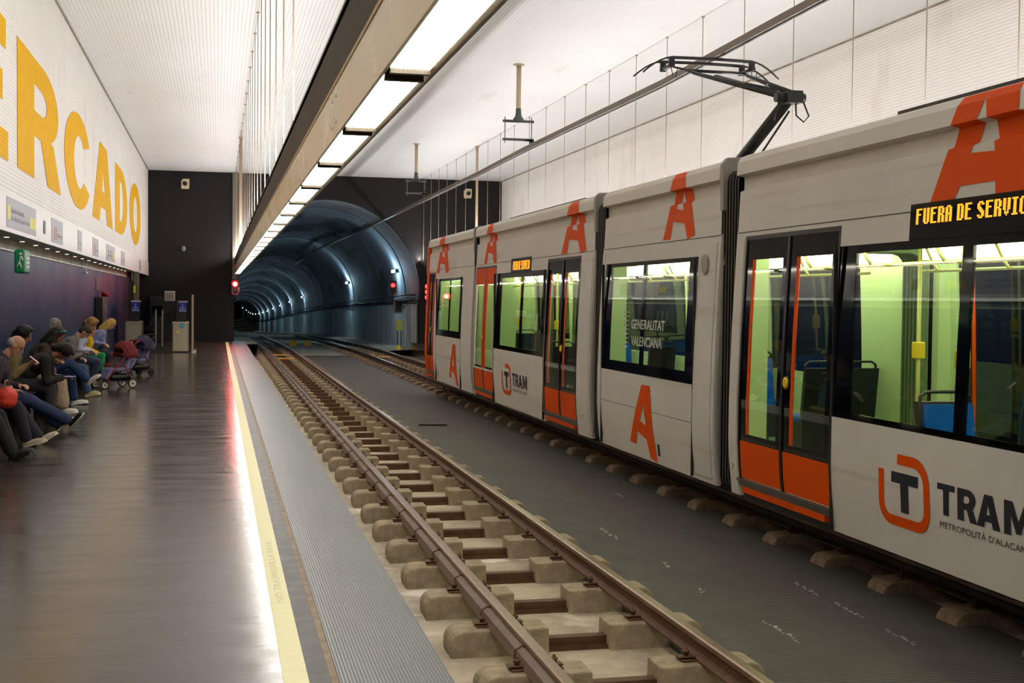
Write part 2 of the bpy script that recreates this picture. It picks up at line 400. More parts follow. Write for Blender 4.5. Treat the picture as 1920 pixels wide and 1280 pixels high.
# sleepers
def sleeper_block(x0, x1, round_left):
    bm = B(); zt, zb = GB-.140, -.62
    w2, w1 = .145, .128
    pts = []
    R = .09
    if round_left:
        prof = [(x1, zb), (x0+.01, zb), (x0, zb+.05)]+[(x0+R-R*math.cos(t*PI/10), zt-R+R*math.sin(t*PI/10)) for t in range(6)]+[(x1, zt)]
    else:
        prof = [(x0, zb), (x1, zb), (x1, zt-.012), (x1-.02, zt), (x0+.03, zt), (x0, zt-.03)]
    def ring(y, k): return [bm.verts.new((u, y, zt+(v-zt)) ) for u, v in prof]
    A = [bm.verts.new((u, -w2, v)) for u, v in prof]; C = [bm.verts.new((u, w2, v)) for u, v in prof]
    for V, s in ((A, 1), (C, -1)):
        for v in V:
            f = (v.co.z-zb)/(zt-zb); v.co.y += s*(w2-w1)*f
    n = len(prof)
    for i in range(n): bm.faces.new((A[i], A[(i+1) % n], C[(i+1) % n], C[i]))
    bm.faces.new(A); bm.faces.new(C[::-1])
    return bm
def make_sleeper(cx, m_sleeper=m_sleeper):
    g = bpy.data.objects.new('sleeper', None); S.collection.objects.link(g)
    xl, xr = -.5325, .5325
    b1 = sleeper_block(xl-.355, xl+.32, True); obj('concrete_block', b1, m_sleeper, g, bevel=.011)
    bm = sleeper_block(xl-.355, xl+.32, True)
    for v in bm.verts: v.co.x = -v.co.x
    b2 = obj('concrete_block', bm, m_sleeper, g, bevel=.011)
    bm = B(); box(bm, -.25, .25, -.055, -.045, -.605, -.53); box(bm, -.25, .25, -.10, .03, -.612, -.598); box(bm, -.25, .25, -.05, .03, -.538, -.53); box(bm, -.25, .25, -.09, -.08, -.60, -.58)
    obj('tie_bar', bm, m_rust, g)
    for x in (xl, xr):
        for s in (-1, 1):
            bm = B(); X = x+s*.114
            box(bm, X-.045, X+.045, -.055, .055, GB-.142, GB-.126)
            box(bm, X-.06, X+.05, -.035, .035, GB-.120, GB-.110)
            lathe(bm, (X, 0, GB-.14), (0, 0, 1), [(0, .016), (.045, .016), (.046, .024), (.062, .024), (.064, .010), (.08, .010)], 8)
            obj('rail_clip', bm, m_rust, g, bevel=.003, seg=1)
    return g
sl = make_sleeper(0); made = []
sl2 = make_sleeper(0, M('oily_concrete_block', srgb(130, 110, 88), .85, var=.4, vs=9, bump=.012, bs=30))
def put_sleeper(x, y, z, label, grp):
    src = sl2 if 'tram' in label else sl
    if src in made: o = copy_tree(src)
    else: o = src; made.append(o)
    o.location = (x, y, z); tag(o, label, 'sleeper', grp)
for k in range(44):
    y = 6.20+k*1.018-.0
    put_sleeper(2.3825, y, 0, 'brown twin-block concrete sleeper of the empty track', 'sleepers of the empty track')
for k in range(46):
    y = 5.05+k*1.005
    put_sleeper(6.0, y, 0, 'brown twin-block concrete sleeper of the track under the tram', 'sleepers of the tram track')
for k in range(8):
    y = 52.3+k*1.6
    for x in (2.3825, 6.0):
        put_sleeper(x, y, axis_pt(y)[0].z, 'dim concrete sleeper lying inside the tunnel mouth', 'sleepers inside the tunnel')
# rubber mats between the tracks
bm = B()
ys = [2+.9*i for i in range(54)]
L_ = [bm.verts.new((3.02, y, -.532)) for y in ys]; R_ = [bm.verts.new((5.36, y, -.532)) for y in ys]
for i in range(len(ys)-1): bm.faces.new((L_[i], R_[i], R_[i+1], L_[i+1]))
r = bmesh.ops.extrude_face_region(bm, geom=list(bm.faces))
for v in r['geom']:
    if isinstance(v, bmesh.types.BMVert): v.co.z = -.60
for x, ya, yb in ((3.76, 11.5, 12.1), (3.80, 10.2, 10.4), (3.83, 7.75, 8.35), (4.60, 9.0, 9.45), (4.59, 8.3, 8.75), (4.57, 7.55, 7.95), (3.74, 9.25, 9.4), (4.62, 14.0, 14.3)):
    y = ya
    while y < yb:
        d = random.uniform(.02, .05); xx = x+random.uniform(-.02, .02); w2 = random.uniform(.008, .024)
        bm.faces.new([bm.verts.new(p) for p in ((xx-w2, y, -.5305), (xx+w2*.6, y+d*.2, -.5305), (xx+w2, y+d, -.5305), (xx-w2*.7, y+d*.8, -.5305))]).material_index = 1
        y += random.uniform(.03, .06)
o = obj('rubber_mat', bm, [m_mat, M('pale_scuff', srgb(176, 170, 156), .8)]); tag(o, 'long dark ribbed rubber mat lying between the two tracks', 'mat')
# yellow balises / boards lying on the ties
m_yb = M('yellow_board', srgb(226, 168, 30), .5)
for i, (x, y, lb) in enumerate(((2.30, 49.3, 'far yellow board on the left track near the tunnel mouth'), (2.42, 46.3, 'near yellow board on the left track, in front of another'),
                  (5.75, 49.5, 'far yellow board on the right track near the tunnel mouth'), (6.15, 47.6, 'near yellow board on the right track before the tunnel'))):
    bm = B(); box(bm, x-.27, x+.27, y-.13, y+.13, -.455, -.425); tag(obj('yellow_board', bm, m_yb, bevel=.01), lb, 'board')
for x, y, lb in ((3.8, 66, 'left yellow marker board on the tunnel floor'), (4.55, 66, 'right yellow marker board on the tunnel floor')):
    bm = B(); z = axis_pt(y)[0].z-.57; box(bm, x-.18, x+.18, y, y+.05, z, z+.28); tag(obj('marker_board', bm, m_yb), lb, 'board')
bm = B(); box(bm, 7.28, 7.48, 52.6, 52.66, -.42, -.18); tag(obj('marker_board', bm, M('lemon_board', srgb(232, 220, 20), .5)), 'small square lemon yellow board beside the right track', 'board')
bm = B(); prism(bm, [(3.55, 22.5), (4.05, 22.45), (4.06, 22.62), (3.56, 22.66)], 'z', -.532, -.50); tag(obj('cable_cover', bm, m_dark), 'small dark cover lying on the rubber mat', 'cover')

# ------------------------------------------------------------------ beams with strip lights
def beam(sx, x0, label, vis, Y1=51):
    g = empty('light_beam', (x0, 20, 3.28), label, 'beam')
    X = lambda d: x0+sx*d
    def bb(d0, d1, y0, y1, z0, z1):
        bm = B(); box(bm, min(X(d0), X(d1)), max(X(d0), X(d1)), y0, y1, z0, z1); return bm
    obj('side_panel', bb(0, .02, Y0, Y1, 2.968, 3.28), M('black_matte_panel', srgb(40, 35, 36), .6, var=.15, spec=.2), g)
    obj('edge_strip', bb(-.004, .02, Y0, Y1, 2.944, 2.968), m_olive, g)
    bm = B(); y = Y0
    while y < Y1:
        y2 = min(y+3.54, Y1)
        box(bm, min(X(0), X(.015)), max(X(0), X(.015)), y+.003, y2-.003, 2.66, 2.944)
        for yy in (y+.12, y2-.12):
            for z in (2.73, 2.88): lathe(bm, (X(0), yy, z), (-sx, 0, 0), [(-.002, .009), (.003, .009)], 6)
        y = y2
    obj('lower_panel', bm, m_tan, g)
    obj('trough_side', bb(.180, .205, Y0, Y1, 2.665, 2.75), m_steel, g)
    obj('outer_panel', bb(.205, .225, Y0, Y1, 2.67, 3.42), M('grey_outer_panel', srgb(150, 142, 138), .5), g)  # carried above the beam top, unseen, to screen the uplights from the tram
    obj('top_plate', bb(.0, .225, Y0, Y1, 3.24, 3.30), m_dark, g)
    return g
def strips(sx, x0, label, grp, y_from=-13.65, y_to=49.0):
    X = lambda d: x0+sx*d
    proto = None; y = y_from; P = 1.768
    while y < y_to:
        if proto is None:
            proto = bpy.data.objects.new('strip_light', None); S.collection.objects.link(proto); o = proto
            a, b = min(sx*.018, sx*.178), max(sx*.018, sx*.178)
            bm = B(); box(bm, a, b, 0, P-.20, .0, .015); obj('diffuser', bm, EM('strip_glow', (1, .955, .885), E_STRIP), proto)
            bm = B()
            for j in range(11):
                xx = a+(b-a)*(j+.5)/11
                box(bm, xx-.0012, xx+.0012, 0, P-.20, -.008, 0)
            obj('louvre', bm, M('bright_louvre', srgb(225, 220, 205), .2, metal=.6), proto)
            bm = B(); box(bm, a, b, P-.20, P-.17, -.02, .06); box(bm, a, b, P-.03, P, -.02, .06); box(bm, a, b, P-.17, P-.03, .03, .06)
            obj('end_bracket', bm, M('dark_bracket', srgb(70, 62, 50), .4, metal=.4), proto)
        else: o = copy_tree(proto)
        o.location = (x0, y, 2.659); tag(o, label, 'strip light', grp)
        y += P
beam(1, .64, 'long beam hanging over the left platform edge, with a row of strip lights', True)
beam(-1, 8.11, 'matching long beam hanging over the far platform, hidden behind the tram', False, 48.4)
strips(1, .64, 'bright strip light set in the underside of the left beam', 'strip lights in the left beam', 5.07-1.668-10*1.768)
strips(-1, 8.11, 'bright strip light set in the underside of the far beam', 'strip lights in the far beam', y_to=46)
# suspension rods
def rods(x, side):
    p = None
    for k in range(-6, 18):
        y = 22.27+1.768*k
        if y > 50.6: break
        if p is None:
            bm = B(); tube(bm, [(0, 0, 3.30), (0, 0, ZC)], .0072, 5); lathe(bm, (0, 0, ZC-.02), (0, 0, 1), [(0, .03), (.02, .03)], 8)
            p = obj('suspension_rod', bm, M('bronze_rod', srgb(150, 134, 118), .5, metal=.1)); o = p
        else: o = p.copy(); S.collection.objects.link(o)
        o.location = (x, y, 0)
        tag(o, 'thin bronze rod hanging from the ceiling above the %s beam' % side, 'rod', 'suspension rods of the %s beam' % side)
rods(.66, 'left'); rods(8.09, 'far')
for x, sd in ((.675, 'left'), (8.05, 'far')):
    bm = B(); tube(bm, [(x, 39.65, 3.30), (x, 39.65, ZC)], .042, 12); lathe(bm, (x, 39.65, ZC-.03), (0, 0, 1), [(0, .08), (.03, .08)], 12)
    tag(obj('hanger_post', bm, M('beige_post', srgb(176, 158, 130), .45)), 'thick beige post holding the %s beam near the end wall' % sd, 'post')
bm = B(); box(bm, .555, .74, Y1-.13, Y1-.01, 2.2, ZC-.02); tag(obj('cable_duct', bm, M('grey_brown_duct', srgb(122, 112, 100), .5), bevel=.01), 'grey brown duct standing against the end wall left of the tunnel', 'duct')

# ------------------------------------------------------------------ conductor rail and its hangers
BAR = [(5.95, -13.5), (6.10, 4), (6.20, 12.4), (6.40, 17.8), (6.39, 26.3), (6.49, 31.6), (6.53, 42.5), (6.56, 51), (6.45, 58), (6.2, 66), (5.9, 76), (5.8, 100)]
e = empty('overhead_conductor_rail', (6.3, 20, 4.93), 'long brown overhead power rail running above the tram into the tunnel', 'power rail')
bm = B(); bm2 = B()
for (prof, b_) in (([(-.045, .0), (-.05, .085), (-.03, .10), (.03, .10), (.05, .085), (.045, .0)], bm), ([(-.012, -.014), (-.016, 0), (.016, 0), (.012, -.014)], bm2)):
    rings = []
    for x, y in BAR:
        dz = axis_pt(y)[0].z*.8 if y > 51 else 0
        rings.append([b_.verts.new((x+u, y, 4.93+v+dz)) for u, v in prof])
    for A, C in zip(rings, rings[1:]):
        for i in range(len(prof)): b_.faces.new((A[i], A[(i+1) % len(prof)], C[(i+1) % len(prof)], C[i]))
    b_.faces.new(rings[0]); b_.faces.new(rings[-1][::-1])
obj('rail_profile', bm, M('brown_aluminium', srgb(108, 92, 76), .4, metal=.5), e); obj('contact_wire', bm2, m_dark, e)
def barx(y):
    for (x0, y0), (x1, y1) in zip(BAR, BAR[1:]):
        if y0 <= y <= y1: return x0+(x1-x0)*(y-y0)/(y1-y0)
def hanger(y, ztop, label):
    x = 6.085; e = empty('rail_hanger', (x, y, ztop), label, 'hanger')
    bm = B(); tube(bm, [(x, y, 5.74), (x, y, ztop)], .052, 12); lathe(bm, (x, y, ztop-.02), (0, 0, 1), [(0, .12), (.02, .12)], 12)
    obj('drop_tube', bm, M('beige_post', srgb(176, 158, 130), .45), e)
    bm = B(); lathe(bm, (x, y, 5.48), (0, 0, 1), [(0, .12), (.05, .11), (.10, .07), (.16, .06), (.26, .055)], 10); obj('insulator', bm, M('green_grey_insulator', srgb(70, 74, 66), .4), e)
    bm = B(); box(bm, x-.33, x+.33, y-.03, y+.03, 5.45, 5.50); box(bm, x-.33, x+.33, y-.03, y+.03, 5.07, 5.12)
    obj('cross_bar', bm, m_grey_steel if 0 else M('dark_galvanised', srgb(84, 82, 76), .45, metal=.4), e)
    bm = B()
    for s in (-1, 1): tube(bm, [(x+s*.285, y, 5.02), (x+s*.285, y, 5.56)], .011, 6)
    obj('threaded_rod', bm, m_grey_steel, e)
    bx_ = barx(y); bm = B(); box(bm, bx_-.06, bx_+.06, y-.05, y+.05, 5.03, 5.07); box(bm, min(bx_, x+.2)-.02, max(bx_, x+.2)+.02, y-.03, y+.03, 5.07, 5.10)
    obj('clamp', bm, m_dark, e)
hanger(25.7, ZC, 'larger metal hanger with a frame, nearer of the two over the tram track')
hanger(39.6, ZC, 'smaller looking hanger with a frame, in front of the end wall')
hanger(11.8, ZC, 'overhead rail hanger above the nearest tram car')
for y in (66, 80, 94):
    dz = axis_pt(y)[0].z
    e = empty('tunnel_hanger', (5.9, y, 5.2), 'dark hanger holding the power rail inside the tunnel', 'hanger', 'hangers inside the tunnel')
    bm = B(); tube(bm, [(5.9, y, 5.08+dz*.8), (5.9, y, TZ+dz+math.sqrt(TR**2-1.6**2)+.02)], .04, 8); box(bm, 5.55, 6.4, y-.03, y+.03, 5.05+dz*.8, 5.1+dz*.8); obj('drop_tube', bm, m_dark, e)
# ================================================================== the tram
K = 4.8/4.6
yy = lambda v: v*K
zz = lambda v: 1.75+(v-1.75)*K
XT, XF, XM = 4.8, 7.2, 6.0
m_body = M('warm_white_tram_paint', srgb(212, 206, 194), .5, var=.05, vs=1.0, spec=.25,
           dirt=(srgb(200, 191, 174), .6, 1.6, (1, .18, 4.5)))
m_orange = M('tram_orange', srgb(224, 80, 0), .5, spec=.12)
m_navy = M('dark_navy_lettering', srgb(32, 34, 44), .4)
m_glass = glass('tram_glass', (.80, .84, .78), 1.62)
m_inwall = M('pale_green_interior', srgb(186, 204, 152), .5)
m_infloor = M('green_vinyl_floor', srgb(110, 134, 108), .5)
m_bellow_o = M('grey_rubber_bellows', srgb(96, 88, 74), .6)
m_bellow_i = M('green_grey_inner_bellows', srgb(150, 172, 120), .6)
m_blue = M('blue_seat_fabric', srgb(8, 84, 176), .6, spec=.1)
m_pole = M('yellow_green_pole', srgb(214, 206, 120), .35)
m_cabin = EM('cabin_light_glow', (.97, 1, .70), E_CABIN)
m_doorbtn = M('yellow_button', srgb(235, 200, 20), .4)
m_greyfair = M('grey_end_fairing', srgb(150, 146, 138), .4)
m_under = M('black_underframe', srgb(20, 18, 17), .7)
PROF = [(zz(0.0), .045), (zz(.30), .012), (zz(.50), 0), (zz(.88), 0), (zz(1.5), .018), (zz(2.19), .051), (zz(2.39), .060), (zz(2.74), .075)]
def off(z, P=PROF):
    if z <= P[0][0]: return P[0][1]
    for (a, oa), (b, ob) in zip(P, P[1:]):
        if z <= b: return oa+(ob-oa)*(z-a)/(b-a)
    return P[-1][1]
RP = [(zz(2.36), .059), (zz(2.765), .076), (zz(2.785), .118), (zz(2.90), .113), (zz(2.915), .035), (zz(3.03), .045), (zz(3.08), .075), (zz(3.105), .14)]
def roff(z):
    return off(z) if z < zz(2.38) else off(z, RP)
def side_x(o_, side): return XT+o_ if side < 0 else XF-o_
def panel(bm, ya, yb, za, zb, side, t0=0., t1=.055, mi=0):
    zs = [za]+[z for z, _ in PROF if za < z < zb]+[zb]
    poly = [(side_x(off(z)+t0, side), z) for z in zs]+[(side_x(off(z)+t1, side), z) for z in zs[::-1]]
    prism(bm, poly, 'y', ya, yb, mi)
def side_panels(bm, y0, y1, ops, side, zlo, zhi, **k):
    br = sorted({y0, y1, *[o[0] for o in ops], *[o[1] for o in ops]})
    for a, b in zip(br, br[1:]):
        mid = (a+b)/2; hit = sorted([(o[2], o[3]) for o in ops if o[0] < mid < o[1]])
        z = zlo
        for (p, q) in hit:
            if p > z+.002: panel(bm, a, b, z, p, side, **k)
            z = max(z, q)
        if z < zhi-.002: panel(bm, a, b, z, zhi, side, **k)
def decal(name, loops, mat, parent, lift=.004, holes=True):
    bm = B(); flat_poly(bm, loops, lambda u, v: Vector((0, u, v)))
    for z, _ in PROF+RP:
        g = list(bm.verts)+list(bm.edges)+list(bm.faces)
        bmesh.ops.bisect_plane(bm, geom=g, plane_co=(0, 0, z), plane_no=(0, 0, 1), dist=1e-4)
    ff = list(bm.faces); vs = {}
    for v in bm.verts:
        z = v.co.z; v.co.x = XT+roff(z)-lift
    return obj(name, bm, mat, parent)
def near_place(u, v): return Vector((XT+roff(v)-.005, u, v))
tram = empty('tram', (XM, yy(13.1), GB), 'white and orange articulated tram with FUERA DE SERVICIO on its display', 'tram')
TI = Matrix.Translation(-tram.location)

CARS = {  # y0, y1, windows, doors (measured along the near side)
 'a': (3.4, 10.87, [(5.3, 8.87, .885, 2.19)], [(8.87, 10.66), (3.55, 5.3)]),
 'b': (11.25, 15.0, [(11.80, 14.86, .93, 2.205)], []),
 'c': (15.38, 22.92, [(17.72, 21.10, .93, 2.205)], [(15.97, 17.69), (21.13, 22.84)]),
 'd': (23.12, 28.25, [(24.14, 26.97, .985, 2.19)], [(27.30, 28.20)]),
 'e': (-2.5, 3.0, [(-1.2, 2.2, .985, 2.19)], []),
}
def window_part(car, a, b, z0, z1, side, panes, name='window'):
    """dark bordered flush glazing; panes = list of (y0,y1,z0,z1) clear areas"""
    bm = B(); d0, d1 = .006, .03
    # border by cutting the rectangle into cells
    ys = sorted({a, b, *[p[0] for p in panes], *[p[1] for p in panes]})
    for u0, u1 in zip(ys, ys[1:]):
        mid = (u0+u1)/2; hit = [p for p in panes if p[0] < mid < p[1]]
        if hit:
            p = hit[0]
            panel(bm, u0, u1, z0, p[2], side, d0, d1, 1); panel(bm, u0, u1, p[3], z1, side, d0, d1, 1)
            panel(bm, u0, u1, p[2], p[3], side, d0+.001, d0+.007, 0)
        else: panel(bm, u0, u1, z0, z1, side, d0, d1, 1)
    return obj(name, bm, [m_glass, m_blackgloss], car)
def door_part(car, a, b, side, style='black'):
    z0, z1 = zz(.145), zz(2.35)
    bm = B(); w = b-a; mid = (a+b)/2
    # frame
    fr = .035
    panel(bm, a, a+fr, z0, z1, side, -.002, .05, 1); panel(bm, b-fr, b, z0, z1, side, -.002, .05, 1)
    panel(bm, a, b, z1-.04, z1, side, -.002, .05, 1); panel(bm, mid-.022, mid+.022, z0, z1-.04, side, -.004, .03, 1)
    # sill, step and valance
    panel(bm, a, b, zz(.145), zz(.165), side, -.03, .06, 2)
    panel(bm, a, b, zz(.10), zz(.145), side, -.01, .06, 2)
    panel(bm, a+.12, b-.1, zz(.045), zz(.098), side, -.02, .02, 3)
    panel(bm, a, b, zz(-.02), zz(.10), side, .03, .06, 1)
    for k, (p, q) in enumerate(((a+fr, mid-.022), (mid+.022, b-fr))):
        zt = zz(.51)
        panel(bm, p+.01, q-.01, z0+.03, zt, side, .004, .03, 3)
        panel(bm, p, q, zt, zz(.575), side, .008, .03, 4)
        if style == 'black':
            lo, hi = p+.10, q-.13
            gz0, gz1 = zz(.575), zz(2.135)
            panel(bm, lo, hi-.05, gz0, gz1, side, .008, .014, 0)
            panel(bm, hi-.05, hi, gz0, gz1, side, .008, .02, 3)
            panel(bm, p, lo, gz0, z1-.04, side, .008, .03, 4); panel(bm, hi, q, gz0, z1-.04, side, .008, .03, 4)
            panel(bm, lo, hi, gz1, z1-.04, side, .008, .03, 4)
        else:
            gz0, gz1 = zz(.54), zz(2.03)
            panel(bm, p, q, zt, gz0, side, .0, .03, 5)
            panel(bm, p+.05, q-.05, gz0, gz1, side, .008, .014, 0)
            panel(bm, p+.05, p+.15, gz0, gz1, side, .004, .01, 3) if k else panel(bm, q-.14, q-.05, gz0, gz1, side, .004, .01, 3)
            panel(bm, p, p+.05, gz0, gz1, side, .0, .03, 5 if k == 0 else 3); panel(bm, q-.05, q, gz0, gz1, side, .0, .03, 3 if k == 0 else 5)
            panel(bm, p, q, gz1, z1-.04, side, .0, .03, 3)
    d = obj('door', bm, [m_glass, m_black, m_grey_steel, m_orange, m_blackgloss, m_white], car)
    if side < 0:
        bm = B(); c = (side_x(off(1.1), side), mid+.06 if style != 'black' else mid-.085, zz(1.09))
        lathe(bm, c, (-1, 0, 0), [(-.01, .05), (.012, .05), (.013, .038), (.02, .036)], 18); 
        obj('door_button', bm, m_doorbtn, car)
        bm = B(); lathe(bm, c, (-1, 0, 0), [(-.01, .062), (.008, .062)], 18); obj('button_ring', bm, m_black, car)
    return d
def seat(bm, x, y, face):
    # blue pads in a dark shell, seen side on; face = +1 looks to larger y
    z0 = zz(.12)
    box(bm, x-.21, x+.21, y-.20, y+.22, z0+.40, z0+.46, 0)
    yb = y-face*.20
    prism(bm, [(yb-.03, z0+.42), (yb+.03, z0+.42), (yb+.03-face*.08, z0+.98), (yb-.03-face*.08, z0+.98)], 'x', x-.20, x+.20, 0)
    prism(bm, [(yb-.03-face*.035, z0+.40), (yb+.03-face*.035, z0+.40), (yb+.03-face*.12, z0+1.0), (yb-.03-face*.12, z0+1.0)], 'x', x-.22, x+.22, 1)
    box(bm, x-.16, x+.16, y-.15, y+.15, z0, z0+.40, 1)
    yt = yb-face*.10
    tube(bm, [(x-.21, yt, z0+.93), (x-.2, yt, z0+1.04), (x-.15, yt, z0+1.07), (x+.15, yt, z0+1.07), (x+.2, yt, z0+1.04), (x+.21, yt, z0+.93)], .014, 6, 1)
def build_car(key, first_label=None):
    y0, y1, wins, doors = CARS[key]
    Y0_, Y1_ = yy(y0), yy(y1)
    ops = [(yy(a), yy(b), zz(c), zz(d)) for a, b, c, d in wins]+[(yy(a), yy(b), zz(-.02), zz(2.35)) for a, b in doors]
    bm = B()
    far = [(yy(12.45), b, c, d) for a, b, c, d in ops] if key == 'b' else ops
    for side in (-1, 1): side_panels(bm, Y0_, Y1_, ops if side < 0 else far, side, zz(0), zz(2.40))
    poly = [(XT+o_, z) for z, o_ in RP]+[(XM-.7, zz(3.12)), (XM+.7, zz(3.12))]+[(XF-o_, z) for z, o_ in RP[::-1]]
    prism(bm, poly, 'y', Y0_+.02, Y1_-.02)
    car = obj('car_body', bm, m_body, tram, inv=TI)
    bm = B()
    for side in (-1, 1): side_panels(bm, Y0_+.01, Y1_-.01, [(a+.02, b-.02, c+.0, d) for a, b, c, d in (ops if side < 0 else far)], side, zz(.1), zz(2.32), t0=.057, t1=.085)
    obj('interior_lining', bm, m_inwall, car)
    # dark seams between panels
    bm = B(); panel(bm, Y0_, Y1_, zz(2.385), zz(2.392), -1, -.003, .01)
    if key in 'bd': panel(bm, yy(wins[0][0]), yy(wins[0][1]), zz(.548), zz(.553), -1, -.002, .01)
    for a, b, c, d in ops[:1]:
        for y in (a, b): box(bm, XT-.003, XT+.03, y-.004, y+.004, zz(.02), zz(2.2))
    obj('panel_seam', bm, m_dark, car)
    # floor, ceiling, light strips, underframe
    bm = B(); box(bm, XT+.06, XF-.06, Y0_+.02, Y1_-.02, zz(.04), zz(.12)); obj('floor', bm, m_infloor, car)
    bm = B(); box(bm, XT+.09, XF-.09, Y0_+.02, Y1_-.02, zz(2.30), zz(2.34)); obj('ceiling_panel', bm, m_inwall, car)
    bm = B()
    for x in (XT+.42, XF-.42):
        y = Y0_+.25
        while y < Y1_-.5:
            y2 = min(y+1.5, Y1_-.2)
            box(bm, x-.10, x+.10, y, y2, zz(2.17), zz(2.30)); y = y2+.12
    obj('cabin_light', bm, m_cabin, car)
    bm = B(); box(bm, XT+.35, XF-.35, Y0_+.1, Y1_-.1, zz(-.12), zz(.04)); 
    obj('underframe', bm, m_under, car)
    # bars along the ceiling and vertical poles
    bm = B()
    for x in (XT+.55, XF-.55):
        tube(bm, [(x, Y0_+.3, zz(2.06)), (x, Y1_-.3, zz(2.06))], .017, 6)
        y = Y0_+.6
        while y < Y1_-.4:
            tube(bm, [(x, y, zz(2.06)), (x-.05, y, zz(2.12)), (x-.12, y+.05, zz(2.30))], .014, 6); y += 1.1
    obj('grab_rail', bm, m_pole, car)
    for a, b, c, d in wins:
        a, b, c, d = yy(a), yy(b), zz(c), zz(d)
        for side in (-1, 1):
            if key == 'a':
                panes = [(yy(7.235), yy(8.62), zz(.93), zz(2.13)), (yy(5.5), yy(7.12), zz(.93), zz(2.13))]
                window_part(car, a, b, c, d, side, panes)
            elif key == 'b' and side > 0:
                window_part(car, yy(12.45), b, c, d, side, [(yy(12.6), yy(14.62), zz(1.05), zz(2.16))])
            elif key == 'b':
                panes = [(yy(13.47), yy(14.62), zz(1.05), zz(2.16)), (yy(12.05), yy(13.38), zz(1.05), zz(2.16))]
                window_part(car, a, b, c, d, side, panes)
            elif key == 'c':
                panes = [(yy(19.3), yy(20.75), zz(1.0), zz(2.12)), (yy(17.95), yy(19.2), zz(1.0), zz(2.12))]
                window_part(car, a, b, c, d, side, panes)
            else:
                m_ = (a+b)/2
                window_part(car, a, b, c, d, side, [(a+.28, m_-.04, c+.14, d-.05), (m_+.04, b-.15, c+.14, d-.05)])
    for i, (a, b) in enumerate(doors):
        for side in (-1, 1): door_part(car, yy(a), yy(b), side, 'white' if (key == 'c' and i == 1) else 'black')
    return car
cars = {k: build_car(k) for k in 'abcde'}

def seats_in(key, lst):
    for x, y, f in lst:
        bm = B(); seat(bm, x, y, f); obj('seat', bm, [m_blue, m_black], cars[key])
seats_in('a', [(6.85, 9.05, 1), (6.42, 9.05, 1), (5.15, 7.9, -1), (6.85, 7.1, 1), (6.42, 7.1, 1), (5.15, 6.4, 1), (5.58, 6.4, 1)])
seats_in('b', [(6.85, 15.0, -1), (6.42, 15.0, -1), (5.15, 12.7, 1), (6.85, 12.9, 1), (6.42, 12.9, 1)])
seats_in('c', [(5.15, 19.1, 1), (5.58, 19.1, 1), (6.85, 20.8, -1), (6.42, 20.8, -1), (6.85, 19.2, 1)])
seats_in('d', [(6.85, 26.5, 1), (6.42, 26.5, 1)])
def pole(key, x, y, kind='straight'):
    bm = B()
    if kind == 'bent': tube(bm, [(x, y, zz(.12)), (x, y, zz(1.35)), (x+.02, y, zz(1.5)), (x+.0, y-.12, zz(1.9)), (x, y-.14, zz(2.3))], .018, 8)
    else: tube(bm, [(x, y, zz(.12)), (x, y, zz(2.3))], .018, 8)
    obj('pole', bm, m_pole, cars[key])
    bm = B(); box(bm, x-.05, x+.05, y-.035, y+.035, zz(1.30), zz(1.44)); obj('stop_button', bm, m_doorbtn, cars[key], bevel=.012)
pole('a', 5.95, 9.9); pole('a', 5.35, 8.3); pole('a', 5.35, 7.0, 'bent'); pole('b', 5.35, 12.9); pole('b', 6.2, 14.3); pole('c', 5.5, 17.6); pole('c', 5.5, 22.9); pole('c', 5.4, 19.9)
bm = B(); box(bm, 5.30, 5.42, 6.93, 7.05, zz(1.10), zz(1.36), 0); lathe(bm, (5.36, 7.06, zz(1.17)), (0, 1, 0), [(0, .05), (.02, .05)], 14, 1); box(bm, 5.31, 5.41, 7.05, 7.06, zz(1.28), zz(1.35), 1)
obj('ticket_reader', bm, [M('green_grey_case', srgb(72, 92, 70), .4), m_orange], cars['a'])
# inner partitions that catch the light: cabinets at the car ends
for key, y, s in (('a', 10.87, -1), ('b', 11.25, 1), ('b', 15.0, -1), ('c', 15.38, 1), ('c', 22.92, -1), ('d', 23.12, 1)):
    bm = B()
    for xa, xb in ((XT+.09, XT+.34), (XF-.24, XF-.09)):
        y_ = yy(y); a, b = sorted((y_+s*.01, y_+s*.12)); box(bm, xa, xb, a, b, zz(.12), zz(2.3))
    obj('end_cabinet', bm, m_inwall, cars[key])
bm = B(); box(bm, XT+.10, XF-.10, yy(27.2), yy(27.26), zz(.12), zz(2.3)); obj('cab_partition', bm, m_inwall, cars['d'])
bm = B(); box(bm, XT+.10, XF-.10, yy(3.48), yy(3.52), zz(.12), zz(1.0)); obj('cab_partition', bm, m_inwall, cars['a'])

